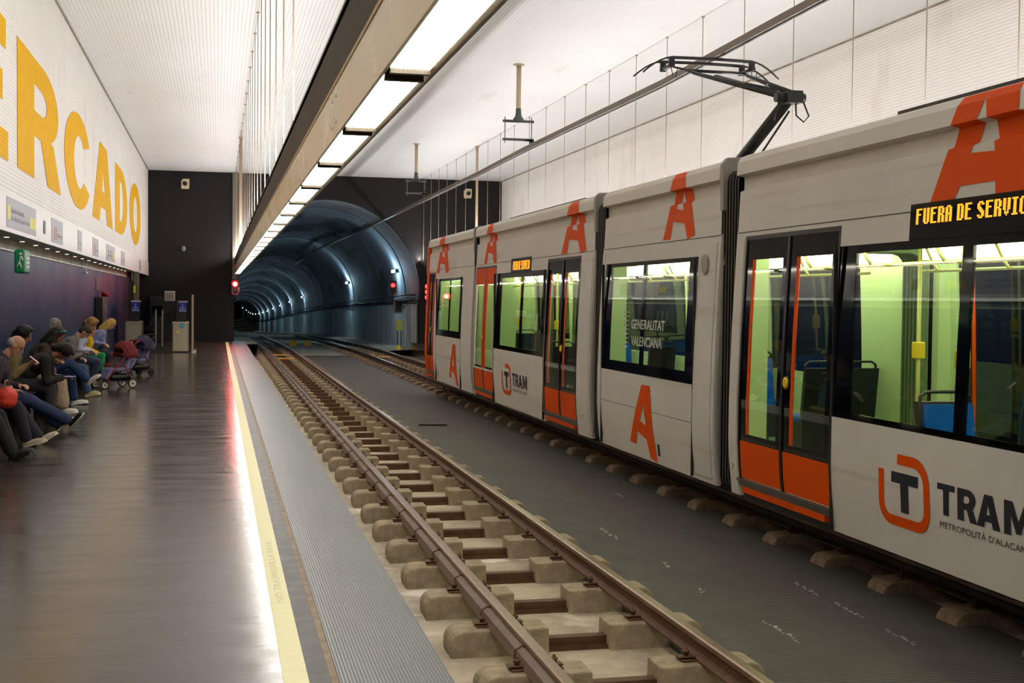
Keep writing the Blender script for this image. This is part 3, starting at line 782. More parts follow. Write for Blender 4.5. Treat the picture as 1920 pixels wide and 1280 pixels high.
# bellows
def bellows(y0, y1, n):
    y0, y1 = yy(y0), yy(y1)
    def loop(inset, y, ztop=zz(3.0), zbot=zz(-.02)):
        x0, x1, za, zb = XT+.07+inset, XF-.07-inset, zbot+inset, ztop-inset
        r = .12; pts = []
        for cx, cz, a0 in ((x0+r, za+r, PI), (x1-r, za+r, 1.5*PI), (x1-r, zb-r, 0), (x0+r, zb-r, .5*PI)):
            for i in range(4): pts.append((cx+r*math.cos(a0+i*PI/6), y, cz+r*math.sin(a0+i*PI/6)))
        return pts
    for nm, mt, ins, zt, zb in (('gangway_bellows', m_bellow_o, 0, zz(3.0), zz(-.02)), ('inner_bellows', m_bellow_i, .20, zz(2.5), zz(-.15))):
        bm = B(); rings = []
        for i in range(4*n+1):
            y = y0+(y1-y0)*i/(4*n); d = (0, .0, .07, .07)[i % 4]
            rings.append([bm.verts.new(p) for p in loop(ins+d, y, zt, zb)])
        for A, C in zip(rings, rings[1:]):
            for k in range(len(A)): bm.faces.new((A[k], A[(k+1) % len(A)], C[(k+1) % len(C)], C[k])).material_index = 0 if (rings.index(A) % 4) == 0 else 1  # fold faces darker: shade inside the pleats put into the colour
        if nm == 'gangway_bellows': g = obj(nm, bm, [mt, m_black], tram, inv=TI)
        else: obj(nm, bm, [mt, M('shaded_green_fold', srgb(92, 112, 72), .6)], g)
    bm = B(); box(bm, XT+.3, XF-.3, y0-.05, y1+.05, zz(.09), zz(.125)); obj('gangway_plate', bm, m_grey_steel, g)
for a, b, n in ((10.88, 11.27, 6), (14.97, 15.40, 6), (22.9, 23.14, 3), (2.98, 3.42, 6)): bellows(a, b, n)
# grey end fairings on the far end of each roof
for y in (11.25, 15.38, 23.12):
    bm = B(); a = yy(y)
    pr = [(XT+roff(z)+.0, z) for z in (zz(2.36), zz(2.60), zz(2.76))]
    panel(bm, a-.05, a+.0, zz(2.1), zz(2.62), -1, .02, .07)
    prism(bm, [(XT+.05, zz(2.62)), (XT+.04, zz(3.06)), (XT+.09, zz(3.12)), (XT+.3, zz(3.13)), (XT+.3, zz(2.62))], 'y', a-.06, a+.02)
    panel(bm, a-.035, a+.01, zz(0.02), zz(2.1), -1, .02, .07)
    obj('end_fairing', bm, m_greyfair, cars[{11.25: 'b', 15.38: 'c', 23.12: 'd'}[y]], bevel=.01)
# pillar cover with loudspeaker grille on the short car
bm = B(); panel(bm, yy(11.32), yy(11.74), zz(.05), zz(2.33), -1, -.012, .0); obj('pillar_cover', bm, m_body, cars['b'], bevel=.012)
bm = B(); prism(bm, [(yy(11.56)+.085*math.cos(t*PI/10), zz(2.12)+.10*math.sin(t*PI/10)) for t in range(20)], 'x', XT+.03-.02, XT+.04)
obj('speaker_grille', bm, M('speaker_mesh', srgb(160, 152, 138), .6), cars['b'])
for key, a, b in (('b', 14.90, 14.99), ('c', 15.42, 15.92), ('a', 10.68, 10.85)):
    bm = B(); panel(bm, yy(a), yy(b), zz(.0), zz(2.33), -1, -.010, .0); obj('pillar_cover', bm, m_body, cars[key], bevel=.008)
# small 7 marks at the pillar feet
for key, y in (('a', 10.765), ('b', 11.53), ('c', 15.67)):
    bm = B(); h = .05
    text_mesh(bm, '7', lambda u, v: Vector((XT+off(v)-.0115, u, v)), (yy(y)+.03, yy(y)-.03, zz(.22), zz(.28)))
    for s in (-1, 1): text_mesh(bm, '/', lambda u, v: Vector((XT+off(v)-.0115, u, v)), (yy(y)+.055*s+.012, yy(y)+.055*s-.012, zz(.115), zz(.145)))
    obj('lifting_mark', bm, m_navy, cars[key])
# recess of the filler flap on the skirts
for key, y in (('b', 12.78), ('d', 26.75)):
    bm = B(); panel(bm, yy(y), yy(y+.07), zz(.09), zz(.22), -1, -.002, .004); obj('lock_slot', bm, m_black, cars[key], bevel=.004)

# ---- rear end of the tram
def section(ins, zlo, zhi, top):
    return [(XT+.045+ins, zlo), (XT+ins, zz(.5)), (XT+ins, zz(.88)), (XT+.05+ins, zz(2.39)), (XT+.06+ins, zhi), (XT+.35+ins, top), (XF-.35-ins, top), (XF-.06-ins, zhi), (XF-.05-ins, zz(2.39)), (XF-ins, zz(.88)), (XF-ins, zz(.5)), (XF-.045-ins, zlo)]
for ya, dr in ((28.25, 1), (-2.5, -1)):
    bm = B(); rings = []
    for dy, ins, zlo, zhi, top in ((0, 0, zz(0.0), zz(3.0), zz(3.1)), (.28, .01, zz(.0), zz(2.95), zz(3.06)), (.62, .09, zz(.02), zz(2.8), zz(2.9)), (.95, .28, zz(.05), zz(2.4), zz(2.5)), (1.3, .5, zz(.1), zz(1.2), zz(1.3))):
        rings.append([bm.verts.new((x, yy(ya)+dr*dy, z)) for x, z in section(ins, zlo, zhi, top)])
    for A, C in zip(rings, rings[1:]):
        for k in range(len(A)): bm.faces.new((A[k], A[(k+1) % len(A)], C[(k+1) % len(C)], C[k]))
    bm.faces.new(rings[0]); bm.faces.new(rings[-1][::-1])
    ce = obj('cab_end', bm, m_orange, tram, bevel=.02, inv=TI)
    if dr > 0:
        bm = B(); y_ = yy(28.25)+.33
        for z in (1.93, 1.80, 2.06): lathe(bm, (XT+.065, y_, z), (-1, -.1, 0), [(0, .045), (.03, .045), (.04, .03)], 12)
        obj('tail_light', bm, EM('tail_light_red', (1, .03, .02), 8), ce)
bm = B(); panel(bm, yy(27.30), yy(27.36), zz(.0), zz(2.35), -1, -.006, .0); panel(bm, yy(28.12), yy(28.25), zz(0), zz(2.39), -1, -.008, .0); obj('orange_corner', bm, m_orange, cars['d'])

def arc(cx, cy, rx, ry, a0, a1, n=20): return [(cx+rx*math.cos(math.radians(a0+(a1-a0)*i/n)), cy+ry*math.sin(math.radians(a0+(a1-a0)*i/n))) for i in range(n+1)]
GL = {
 't': [[(0, 1), (1, 1), (1, .80), (.66, .80), (.66, 0), (.34, 0), (.34, .80), (0, .80)]],
 'm': [[(0, 0), (0, 1), (.30, 1), (.5, .42), (.70, 1), (1, 1), (1, 0), (.76, 0), (.76, .62), (.58, .08), (.42, .08), (.24, .62), (.24, 0)]],
 'e': [[(0, 0), (0, 1), (.96, 1), (.96, .79), (.36, .79), (.36, .62), (.90, .62), (.90, .41), (.36, .41), (.36, .21), (1, .21), (1, 0)]],
 'r': [[(0, 0), (0, 1), (.55, 1)]+arc(.55, .69, .38, .31, 80, -62, 14)+[(.80, .40), (1.0, 0), (.65, 0), (.49, .36), (.33, .36), (.33, 0)], [(.33, .79), (.33, .57)]+arc(.50, .68, .13, .11, -90, 90, 10)],
 'c': [arc(.5, .5, .5, .5, 32, 328, 36)+arc(.53, .5, .21, .28, 318, 42, 24)],
 'a': [[(0, 0), (.33, 1), (.67, 1), (1, 0), (.69, 0), (.635, .19), (.36, .19), (.31, 0)], [(.42, .40), (.58, .40), (.50, .70)]],
 'd': [[(0, 0), (0, 1), (.42, 1)]+arc(.42, .5, .58, .5, 88, -88, 26)+[(.42, 0)], [(.34, .20), (.34, .80), (.42, .80)]+arc(.42, .5, .23, .30, 85, -85, 16)+[(.42, .20)]],
 'o': [arc(.5, .5, .5, .5, 0, 350, 40), arc(.5, .5, .20, .29, 0, 346, 30)],
}
# ---- lettering and marks
A_SHAPE = [[(0, 0), (.367, 1), (.95, 1), (1.0, 0), (.725, 0), (.712, .17), (.345, .17), (.273, 0)], [(.628, .93), (.437, .46), (.690, .44)]]
A_SLIM = [[(0, 0), (.38, 1), (.70, 1), (1.0, .02), (.78, -.03), (.66, .22), (.30, .27), (.24, .0)], [(.52, .74), (.40, .46), (.62, .42)]]
A_LOW = [[(0, .17), (.49, 1), (.80, 1), (1.0, 0), (.76, .03), (.66, .27), (.32, .35), (.24, .16)], [(.57, .74), (.44, .50), (.66, .46)]]
def big_a(key, ya, yb, za, zb, shape=A_SHAPE):
    f = lambda u, v: (yy(ya+(yb-ya)*u), zz(za+(zb-za)*v))
    decal('letter_a', [[f(u, v) for u, v in lp] for lp in shape], m_orange, cars[key])
big_a('a', 7.66, 6.62, 2.40, 3.095)
big_a('b', 12.86, 11.93, 2.41, 3.09, A_SLIM)
big_a('b', 13.77, 12.88, -.01+.02, .83, A_LOW)
big_a('c', 22.2, 21.15, 2.40, 3.09, A_SLIM)
big_a('c', 16.98, 15.75, 2.40, 3.09, A_SLIM)
big_a('d', 27.25, 25.75, 2.32, 3.09, A_SLIM)
big_a('d', 25.40, 24.45, .03, .86, A_LOW)
def tram_logo(key, y, s=1.0, sz=1.0):
    c = cars[key]
    P = lambda u, v: (yy(y-u*s), zz(.21+(v-.21)*sz))
    # open rounded ring
    path = [(.25, .678), (.46, .678)]+[(.46+.165*math.sin(t*PI/12), .513+.165*math.cos(t*PI/12)) for t in range(1, 7)]+[(.625, .36)] + \
           [(.50+.125*math.cos(t*PI/12), .36-.115*math.sin(t*PI/12)) for t in range(1, 7)]+[(.16, .245)] + \
           [(.16-.125*math.sin(t*PI/12), .36-.115*math.cos(t*PI/12)) for t in range(1, 7)]+[(.035, .588)]
    L_, R_ = [], []
    for i, (u, v) in enumerate(path):
        a = path[max(0, i-1)]; b = path[min(len(path)-1, i+1)]; du, dv = b[0]-a[0], b[1]-a[1]; n = math.hypot(du, dv)
        L_.append((u-dv/n*.036, v+du/n*.036)); R_.append((u+dv/n*.036, v-du/n*.036))
    bm = B(); pl = lambda p: near_place(*P(*p))
    for i in range(len(path)-1): bm.faces.new([bm.verts.new(pl(q)) for q in (L_[i], L_[i+1], R_[i+1], R_[i])])
    obj('logo_ring', bm, m_orange, c)
    decal('logo_t', [[P(u, v) for u, v in ((.175, .588), (.52, .588), (.52, .512), (.395, .512), (.395, .315), (.295, .315), (.295, .512), (.175, .512))]], m_navy, c)
    bm = B()
    for ch, ua, ub in (('t', .755, .955), ('r', .985, 1.20), ('a', 1.195, 1.44), ('m', 1.475, 1.76)):
        flat_poly(bm, [[(ua+(ub-ua)*p, .385+.205*q) for p, q in lp] for lp in GL[ch]], lambda u, v: near_place(*P(u, v)))
    text_mesh(bm, "METROPOLITÀ D'ALACANT", lambda u, v: near_place(*P(u, v)), (.78, 1.74, .300, .352))
    obj('logo_lettering', bm, m_navy, c)
tram_logo('a', 8.14); tram_logo('c', 20.42, 1.0, 1.0)
bm = B(); text_mesh(bm, 'GENERALITAT', lambda u, v: Vector((XT+off(v)+.003, u, v)), (yy(13.78), yy(12.68), zz(1.44), zz(1.55)), bold=.01)
text_mesh(bm, 'VALENCIANA', lambda u, v: Vector((XT+off(v)+.003, u, v)), (yy(13.77), yy(12.75), zz(1.25), zz(1.36)), bold=.01)
for k in range(9):
    z = zz(1.22+.05*k); w_ = .10-.004*abs(k-3)
    box(bm, XT+.012, XT+.014, yy(14.0)-w_, yy(14.0)+w_*.3, z, z+.022)
obj('window_lettering', bm, M('pale_window_lettering', srgb(190, 186, 176), .5), cars['b'])

# ---- dot matrix displays
FONT = {'F': ['11111','11000','11000','11110','11000','11000','11000','11000','11000'], 'U': ['11011']*8+['01110'],
 'E': ['11111','11000','11000','11110','11000','11000','11000','11000','11111'], 'R': ['11110','11011','11011','11011','11110','11011','11011','11011','11011'],
 'A': ['01110','11011','11011','11011','11111','11011','11011','11011','11011'], 'D': ['11110','11011','11011','11011','11011','11011','11011','11011','11110'],
 'S': ['01110','11011','11000','11100','01110','00111','00011','11011','01110'], 'V': ['11011','11011','11011','11011','11011','11011','01010','01110','00100'],
 'I': ['1111','0110','0110','0110','0110','0110','0110','0110','1111'], 'C': ['01111','11000','11000','11000','11000','11000','11000','11000','01111'],
 'O': ['01110','11011','11011','11011','11011','11011','11011','11011','01110'], ' ': ['00']*9}
def led(key, text, ya, yb, za, zb, ta, tb, tza, tzb):
    bm = B(); panel(bm, yy(yb), yy(ya), zz(za), zz(zb), -1, -.004, .05)
    s = obj('display', bm, m_blackgloss, cars[key])
    cols = []
    for ch in text:
        g = FONT[ch]
        for i in range(len(g[0])): cols.append([r[i] for r in g])
        cols.append(['0']*9)
    n = len(cols)-1; bm = B(); a, b = yy(ta), yy(tb); z0, z1 = zz(tza), zz(tzb)
    for i, c_ in enumerate(cols[:-1]):
        u0 = a+(b-a)*i/n; u1 = a+(b-a)*(i+.93)/n
        for r in range(9):
            if c_[r] == '1':
                v1 = z1-(z1-z0)*r/9; v0 = v1-(z1-z0)*.9/9; x = XT+off(v0)-.006
                bm.faces.new([bm.verts.new(p) for p in ((x, u0, v0), (x, u1, v0), (x, u1, v1), (x, u0, v1))])
    obj('display_text', bm, EM('amber_led', (1, .37, .02), 1.7), cars[key], recalc=False)
led('a', 'FUERA DE SERVICIO', 7.88, 5.95, 2.19, 2.438, 7.80, 6.42, 2.295, 2.402)
led('c', 'FUERA DE SERVICIO', 20.04, 18.68, 2.20, 2.425, 19.90, 18.78, 2.235, 2.375)

# ---- wheels and rails gear under the skirts
bm = B()
for y in (12.2, 14.0, 25.2, 27.0):
    for x in (5.47, 6.53): lathe(bm, (x-.05, yy(y), GB+.295), (1, 0, 0), [(0, .29), (.09, .29), (.092, .31), (.11, .31)], 20)
    tube(bm, [(5.47, yy(y), GB+.29), (6.53, yy(y), GB+.29)], .06, 8)
for a, b in ((11.7, 14.5), (24.7, 27.5)): box(bm, 5.55, 6.45, yy(a), yy(b), GB+.25, zz(-.1)+.0)
obj('bogie', bm, m_under, tram, inv=TI)

# ---- pantograph on the roof of the short car
RX = 6.1; zr = zz(3.12)
foot = Vector((RX, 14.55, zr+.12)); knee = Vector((RX, 12.86, 4.00)); head = Vector((RX+.08, 15.35, 4.74))
bm = B(); box(bm, RX-.4, RX+.4, 13.9, 15.1, zr-.02, zr+.05); box(bm, RX-.25, RX+.25, 14.4, 14.7, zr+.05, zr+.18)
for x in (-.33, .33):
    for y in (14.0, 15.0): lathe(bm, (RX+x, y, zr-.02), (0, 0, 1), [(0, .05), (.12, .05)], 8)
pg = obj('pantograph', bm, m_dark, tram, inv=TI)
m_pan = M('black_pantograph_tube', srgb(34, 33, 32), .4, metal=.3)
bm = B(); tube(bm, [foot, knee], [.075, .065], 12); tube(bm, [knee+Vector((-.17, 0, 0)), knee+Vector((.17, 0, 0))], .055, 10)
box(bm, RX-.09, RX+.09, 12.72, 12.9, 3.93, 4.06)
obj('lower_arm', bm, m_pan, pg)
bm = B(); tube(bm, [foot+Vector((.05, -.5, .0)), knee+Vector((.05, .12, -.13))], .013, 6); obj('coupling_rod', bm, m_pan, pg)
bm = B()
for s in (-1, 1): tube(bm, [knee+Vector((s*.13, 0, .02)), head+Vector((s*.36, -.35, -.12)), head+Vector((s*.40, -.1, -.03))], [.035, .024, .02], 8)
tube(bm, [knee+Vector((0, .15, .05)), head+Vector((-.1, -.4, -.16))], .03, 8)
tube(bm, [head+Vector((-.40, -.2, -.06)), head+Vector((.40, -.2, -.06))], .02, 8)
tube(bm, [knee+Vector((-.10, .5, .17)), knee+Vector((.14, .9, .30))], .012, 6); tube(bm, [knee+Vector((.10, .5, .17)), knee+Vector((-.14, .9, .30))], .012, 6)
obj('upper_arm', bm, m_pan, pg)
bm = B()
for dy, wd in ((-.02, .93), (.30, .95)):
    pts = []
    for i in range(25):
        t = -1+2*i/24; x = head.x+wd*t; a = abs(t)
        z = head.z+.135 - .02*t*t - (0 if a < .62 else .9*(a-.62)**1.6)
        pts.append((x, head.y+dy, z))
    tube(bm, pts, [.012+.010*(abs(-1+2*i/24) < .6) for i in range(25)], 6)
for s in (-.55, .55):
    box(bm, head.x+s-.025, head.x+s+.025, head.y-.08, head.y+.36, head.z+.01, head.z+.05)
    for dy in (-.02, .30): box(bm, head.x+s-.035, head.x+s+.035, head.y+dy-.02, head.y+dy+.02, head.z-.0, head.z+.12)
    tube(bm, [(head.x+s, head.y, head.z+.02), (head.x+s+.05, head.y+.05, head.z-.10), (head.x+s+.10, head.y+.1, head.z-.10), (head.x+s+.13, head.y+.1, head.z+.02)], .006, 5)
    tube(bm, [(head.x+s*.72, head.y-.1, head.z-.03), (head.x+s, head.y+.05, head.z+.03)], .014, 6)
obj('contact_head', bm, m_pan, pg)
bm = B()
tube(bm, [knee+Vector((.15, -.02, -.04)), knee+Vector((.20, -.06, -.20)), knee+Vector((.13, -.08, -.27)), knee+Vector((.05, -.06, -.20)), knee+Vector((.06, -.02, -.06))], .009, 6)
tube(bm, [knee+Vector((-.12, .02, -.04)), knee+Vector((-.14, .04, -.16)), knee+Vector((-.09, .2, -.22))], .009, 6)
obj('flexible_lead', bm, m_pan, pg)
# low boxes on the roof of the nearest car
bm = B(); box(bm, XT+.16, XT+1.1, 4.2, yy(8.25), zz(3.08), zz(3.135)); obj('roof_equipment', bm, m_dark, cars['a'])
bm = B(); box(bm, XT+.16, XT+1.1, yy(16.2), yy(20.6), zz(3.08), zz(3.125)); obj('roof_equipment', bm, m_dark, cars['c'])
# ================================================================== lettering and fittings of the left side
def prow(loops, y0, y1, z0=3.47, z1=5.24):
    return [[(y0+(y1-y0)*u, z0+(z1-z0)*v) for u, v in lp] for lp in loops]
for ch, y0, y1, z1 in (('m', 7.3, 12.3, 5.24), ('e', 13.1, 17.36, 5.24), ('r', 18.15, 22.95, 5.23), ('c', 23.5, 28.3, 5.26), ('a', 28.6, 34.0, 5.28), ('d', 34.88, 39.3, 5.28), ('o', 40.45, 45.95, 5.42)):
    bm = B(); z0 = 3.47 if ch not in 'co' else 3.44
    flat_poly(bm, prow(GL[ch], y0, y1, z0, z1), lambda u, v: Vector((XL+.004, u, v)))
    g = bmesh.ops.extrude_face_region(bm, geom=list(bm.faces))
    for v in g['geom']:
        if isinstance(v, bmesh.types.BMVert): v.co.x += .006
    o = obj('station_letter', bm, m_yel_letter)
    tag(o, {'m': 'huge yellow letter M on the white wall, before the E', 'e': 'huge yellow letter E on the white wall, cut by the left edge of the view', 'r': 'huge yellow letter R on the white wall', 'c': 'huge yellow letter C on the white wall',
            'a': 'huge yellow letter A on the white station wall', 'd': 'huge yellow letter D on the white wall', 'o': 'huge yellow letter O on the white wall, farthest of the name'}[ch], 'letter', 'letters of the station name')
# sign band below the letters
bm = B(); box(bm, XL, XL+.025, Y0, Y1-.05, 2.56, 3.03+.05)
band = obj('sign_band', bm, M('smooth_white_band', srgb(208, 200, 192), .4, var=.03)); tag(band, 'long smooth white band with small signs below the yellow letters', 'sign band')
m_sg = M('grey_sign_panel', srgb(150, 148, 152), .5); m_ink = M('dark_sign_ink', srgb(60, 56, 60), .5); m_sy = M('sign_yellow', srgb(206, 196, 20), .5); m_or2 = M('faded_orange_print', srgb(176, 110, 80), .6)
def place_band(u, v): return Vector((XL+.0335, u, v))
def sign(y0, y1, label, fn, z0=2.62, z1=3.01):
    bm = B(); box(bm, XL+.025, XL+.031, y0, y1, z0, z1); o = obj('wall_sign', bm, m_sg); tag(o, label, 'sign')
    if fn: fn(o, y0, y1)
    return o
def s_exit(o, a, b):
    bm = B(); box(bm, XL+.031, XL+.033, a+.06, a+.28, 2.72, 2.90); box(bm, XL+.031, XL+.033, b-.62, b-.36, 2.70, 2.86); box(bm, XL+.031, XL+.033, b-.32, b-.06, 2.70, 2.86); obj('line_badge', bm, m_sy, o)
    bm = B(); text_mesh(bm, 'Salida Rambla', place_band, (a+.34, a+1.45, 2.82, 2.89)); text_mesh(bm, 'Av. Alfonso X el Sabio / Carrer', place_band, (a+.34, b-.68, 2.72, 2.79)); obj('sign_lettering', bm, m_ink, o)
def s_dest(o, a, b):
    bm = B(); 
    for k in range(5): box(bm, XL+.031, XL+.033, a+.2*(b-a), a+.48*(b-a), 2.67+.045*k, 2.70+.045*k)
    obj('line_badge', bm, m_or2, o)
    bm = B(); text_mesh(bm, 'Luceros', place_band, (a+.52*(b-a), b-.08, 2.72, 2.79)); obj('sign_lettering', bm, m_ink, o)
def s_word(o, a, b):
    bm = B(); text_mesh(bm, 'Mercado', place_band, (a+.15*(b-a), b-.12*(b-a), 2.74, 2.81)); obj('sign_lettering', bm, m_ink, o)
sign(17.1, 19.75, 'large grey exit sign with yellow badges on the white band', s_exit)
sign(21.53, 23.05, 'grey line sign with orange marks, right of the number 1', s_dest)
sign(25.45, 26.2, 'narrow grey sign on the white band below the letter C', s_word)
sign(28.4, 29.75, 'grey sign with orange marks below the left foot of the letter A', s_dest)
sign(31.8, 34.4, 'wider grey sign with a yellow edge below the right foot of the letter A', s_exit)
sign(36.6, 38.0, 'grey sign on the white band below the letter D', s_word)
sign(44.9, 45.9, 'last narrow grey sign on the white band below the letter O', s_word)
bm = B(); text_mesh(bm, '1', place_band, (20.58, 20.80, 2.70, 2.90), bold=.02); tag(obj('platform_number', bm, m_ink), 'dark number 1 on the white band', 'number')
# recess under the panel: lit shelf with spot lamps
bm = B(); box(bm, -3.12, XL-.02, Y0, 46, 2.60, 2.70); struct('ceiling_recess', bm, M('pale_recess', srgb(176, 176, 160), .5, var=.12, vs=1.2))
bm = B(); box(bm, -3.125, -3.09, Y0, 46, 2.42, 2.60); struct('trim_7', bm, M('pale_green_grey_rail', srgb(186, 190, 172), .5, var=.3, vs=1.6, stretch=(1, 1.4, .2)))
spot = None
for k in range(22):
    y = 12+1.5*k
    if spot is None:
        bm = B(); lathe(bm, (0, 0, 0), (0, 0, -1), [(0, .05), (.012, .05)], 12, 0); lathe(bm, (0, 0, -.012), (0, 0, -1), [(0, .035), (.006, .035)], 12, 1)
        spot = obj('recessed_spotlight', bm, [m_steel, EM('spot_glow', (1, .98, .85), 2.5)]); o = spot
    else: o = spot.copy(); S.collection.objects.link(o)
    o.location = (-2.98, y, 2.60); tag(o, 'small recessed spotlight in the ledge above the dark blue wall', 'spotlight', 'spotlights above the blue wall')
for k in range(5): area('recess_lamp', (-2.88, 13.5+7*k, 2.595), (0, -.35, 0), .30, 6.6, E_SOFFIT, (1, .98, .9))
# green emergency exit sign
e = empty('exit_sign', (-2.66, 19.3, 2.25), 'green emergency exit sign hanging below the white band', 'exit sign')
bm = B(); box(bm, -2.80, -2.66, 18.95, 19.5, 2.06, 2.40); obj('housing', bm, M('green_sign', srgb(10, 128, 74), .35), e, bevel=.03)
bm = B(); pf = lambda u, v: Vector((u, 18.945, v))
for seg in (((-2.705, 2.30), (-2.725, 2.22)), ((-2.725, 2.22), (-2.70, 2.13)), ((-2.725, 2.22), (-2.755, 2.15)), ((-2.705, 2.30), (-2.68, 2.24))):
    tube(bm, [pf(*seg[0]), pf(*seg[1])], .010, 5)
lathe(bm, pf(-2.71, 2.335), (0, -1, 0), [(0, .018), (.004, .018)], 10)
for dz in (0, .06, .12): box(bm, -2.658, -2.654, 19.08, 19.38, 2.14+dz, 2.17+dz)
obj('pictogram', bm, m_white, e)
bm = B(); tube(bm, [(-2.73, 19.22, 2.40), (-2.73, 19.22, 2.60)], .008, 6); obj('bracket', bm, m_grey_steel, e)
bm = B(); tube(bm, [(-3.06, 31.7, 2.60), (-3.06, 31.7, 2.30)], .014, 6); lathe(bm, (-3.06, 31.7, 2.27), (0, 0, 1), [(0, .04), (.05, .04)], 10)
tag(obj('ceiling_sensor', bm, M('white_plastic', srgb(220, 224, 226), .4)), 'small white device hanging in front of the blue wall', 'sensor')
# intercom column with grille slots and red beacon on the blue wall
e = empty('help_point', (-3.0, 35.2, 0), 'dark help point cabinet with a red beacon on the blue wall', 'help point')
bm = B(); box(bm, -3.11, -2.92, 34.5, 35.9, 0, 1.72); obj('cabinet', bm, M('olive_black_cabinet', srgb(34, 33, 28), .4), e, bevel=.01)
bm = B(); lathe(bm, (-2.92, 35.6, 1.80), (1, 0, 0), [(-.12, .07), (.05, .07), (.06, .04)], 14); obj('beacon', bm, M('red_beacon', srgb(140, 16, 10), .3), e)
bm = B()
for k in range(3): box(bm, -3.118, -3.09, 34.75+.42*k, 34.88+.42*k, 1.90, 2.22)
obj('grille_slot', bm, M('grey_pink_slot', srgb(128, 116, 120), .5), e)
bm = B(); box(bm, -2.93, -2.915, 35.35, 35.5, 1.42, 1.52); obj('call_button', bm, m_steel, e)
# long bench along the wall
e = empty('bench', (-2.82, 21, 0), 'long dark stone bench along the blue wall, under the waiting people', 'bench')
bm = B(); box(bm, -3.11, -2.52, 13.2, 31.2, .36, .44); obj('seat_slab', bm, m_granite_low, e, bevel=.01)
bm = B()
for k in range(7): box(bm, -3.10, -2.62, 13.6+2.8*k, 13.9+2.8*k, 0, .36)
obj('support', bm, m_black, e)

# ------------------------------------------------------------------ ticket gates in front of the end wall
m_bluesign = M('blue_notice', srgb(36, 46, 150), .4)
def notice(x0, x1, y, z0, z1, e):
    bm = B(); box(bm, x0, x1, y-.012, y, z0, z1); s = obj('notice', bm, m_bluesign, e)
    bm = B(); box(bm, x0-.01, x1+.03, y-.02, y+.12, z1, z1+.045); obj('notice_cap', bm, M('pale_cap', srgb(180, 178, 196), .4), e)
    bm = B(); cx = (x0+x1)/2; h = z1-z0; yq = y-.014
    lathe(bm, (cx, yq, z1-.07), (0, -1, 0), [(0, .016), (.002, .016)], 10)
    tube(bm, [(cx-.005, yq, z1-.085), (cx-.01, yq, z1-.13), (cx+.03, yq, z1-.135)], .005, 4)
    tube(bm, [(cx+.035*math.cos(t*.6+1.6), yq, z1-.14+.03*math.sin(t*.6+1.6)) for t in range(8)], .004, 4)
    for k in range(2): box(bm, x0+.04, x1-.04, yq-.002, yq, z0+.115-.03*k, z0+.125-.03*k)
    for k in range(3): box(bm, x0+.03+.075*k, x0+.075+.075*k, yq-.002, yq, z0+.015, z0+.06)
    obj('notice_print', bm, M('pale_print', srgb(190, 192, 226), .5), s)
def gate(x0, x1, y, label, stickers, curved=False):
    e = empty('ticket_gate', ((x0+x1)/2, y, 0), label, 'ticket gate')
    bm = B(); box(bm, x0, x1, y, y+1.25, .03, .96); obj('cabinet', bm, m_steel, e, bevel=.025)
    bm = B(); box(bm, x0+.03, x1-.03, y+.03, y+1.2, 0, .03); obj('plinth', bm, m_black, e)
    bm = B(); box(bm, x0-.005, x1+.005, y-.01, y+.06, .925, .965); obj('top_trim', bm, M('bright_trim', srgb(226, 212, 186), .25, metal=.6), e)
    cx = (x0+x1)/2
    bm = B(); box(bm, cx-.14, cx+.16, y+.25, y+.33, .96, 1.62); box(bm, cx-.14, cx+.16, y+.7, y+.78, .96, 1.62); obj('reader_column', bm, m_black, e)
    notice(cx-.06, cx+.19, y+.24, 1.275, 1.575, e)
    if stickers:
        bm = B(); lathe(bm, (cx+.05, y-.002, .845), (0, -1, 0), [(0, .085), (.003, .085)], 20); obj('blue_sticker', bm, M('sky_blue_sticker', srgb(66, 156, 196), .4), e)
        bm = B(); tube(bm, [(cx+.02, y-.007, .86), (cx+.05, y-.007, .88), (cx+.09, y-.007, .85)], .006, 4); tube(bm, [(cx+.01, y-.007, .82), (cx+.09, y-.007, .83)], .006, 4); obj('sticker_print', bm, m_white, e)
        bm = B(); prism(bm, [(cx-.13, .60), (cx-.08, .59), (cx-.03, .66), (cx-.04, .70), (cx-.08, .68)], 'y', y-.004, y); obj('yellow_sticker', bm, M('lemon_sticker', srgb(236, 230, 20), .4), e)
        bm = B(); prism(bm, [(cx-.14, .585), (cx-.07, .575), (cx-.05, .60), (cx-.09, .585), (cx-.13, .60)], 'y', y-.005, y-.003); obj('black_sticker', bm, m_black, e)
    return e
gate(-1.385, -.90, 40.9, 'steel ticket gate cabinet with round blue and yellow stickers, right of the two', True)
gate(-2.83, -2.34, 41.2, 'plain steel ticket gate cabinet beside the strollers, left of the two', False)
m_gglass = glass('gate_glass', (.82, .85, .86), 1.5)
for x, lb in ((-1.905, 'left glass gate flap with a pale upright edge'), (-1.705, 'right glass gate flap with a pale upright edge')):
    e = empty('gate_flap', (x, 41.5, 0), lb, 'gate flap')
    bm = B(); prism(bm, [(x-.022, .17), (x+.022, .19), (x+.026, 1.36), (x-.022, 1.30)], 'y', 41.45, 41.49); obj('edge_strip', bm, M('pale_edge', srgb(150, 142, 128), .35, metal=.4), e)
    s = -1 if x < -1.8 else 1; a, b = sorted((x+s*.022, x+s*.46)); bm = B(); box(bm, a, b, 41.46, 41.475, .17, 1.30); obj('glass_pane', bm, m_gglass, e)
e = empty('gate_screen', (-.76, 42, 0), 'tall glass screen with a bright upright edge right of the ticket gate', 'glass screen')
bm = B(); box(bm, -.80, -.735, 40.95, 41.0, 0, 1.82); obj('upright', bm, M('pale_upright', srgb(186, 168, 140), .3, metal=.4), e, bevel=.008)
bm = B(); box(bm, -.775, -.76, 41.0, 42.6, .06, 1.80); obj('glass_pane', bm, m_gglass, e)
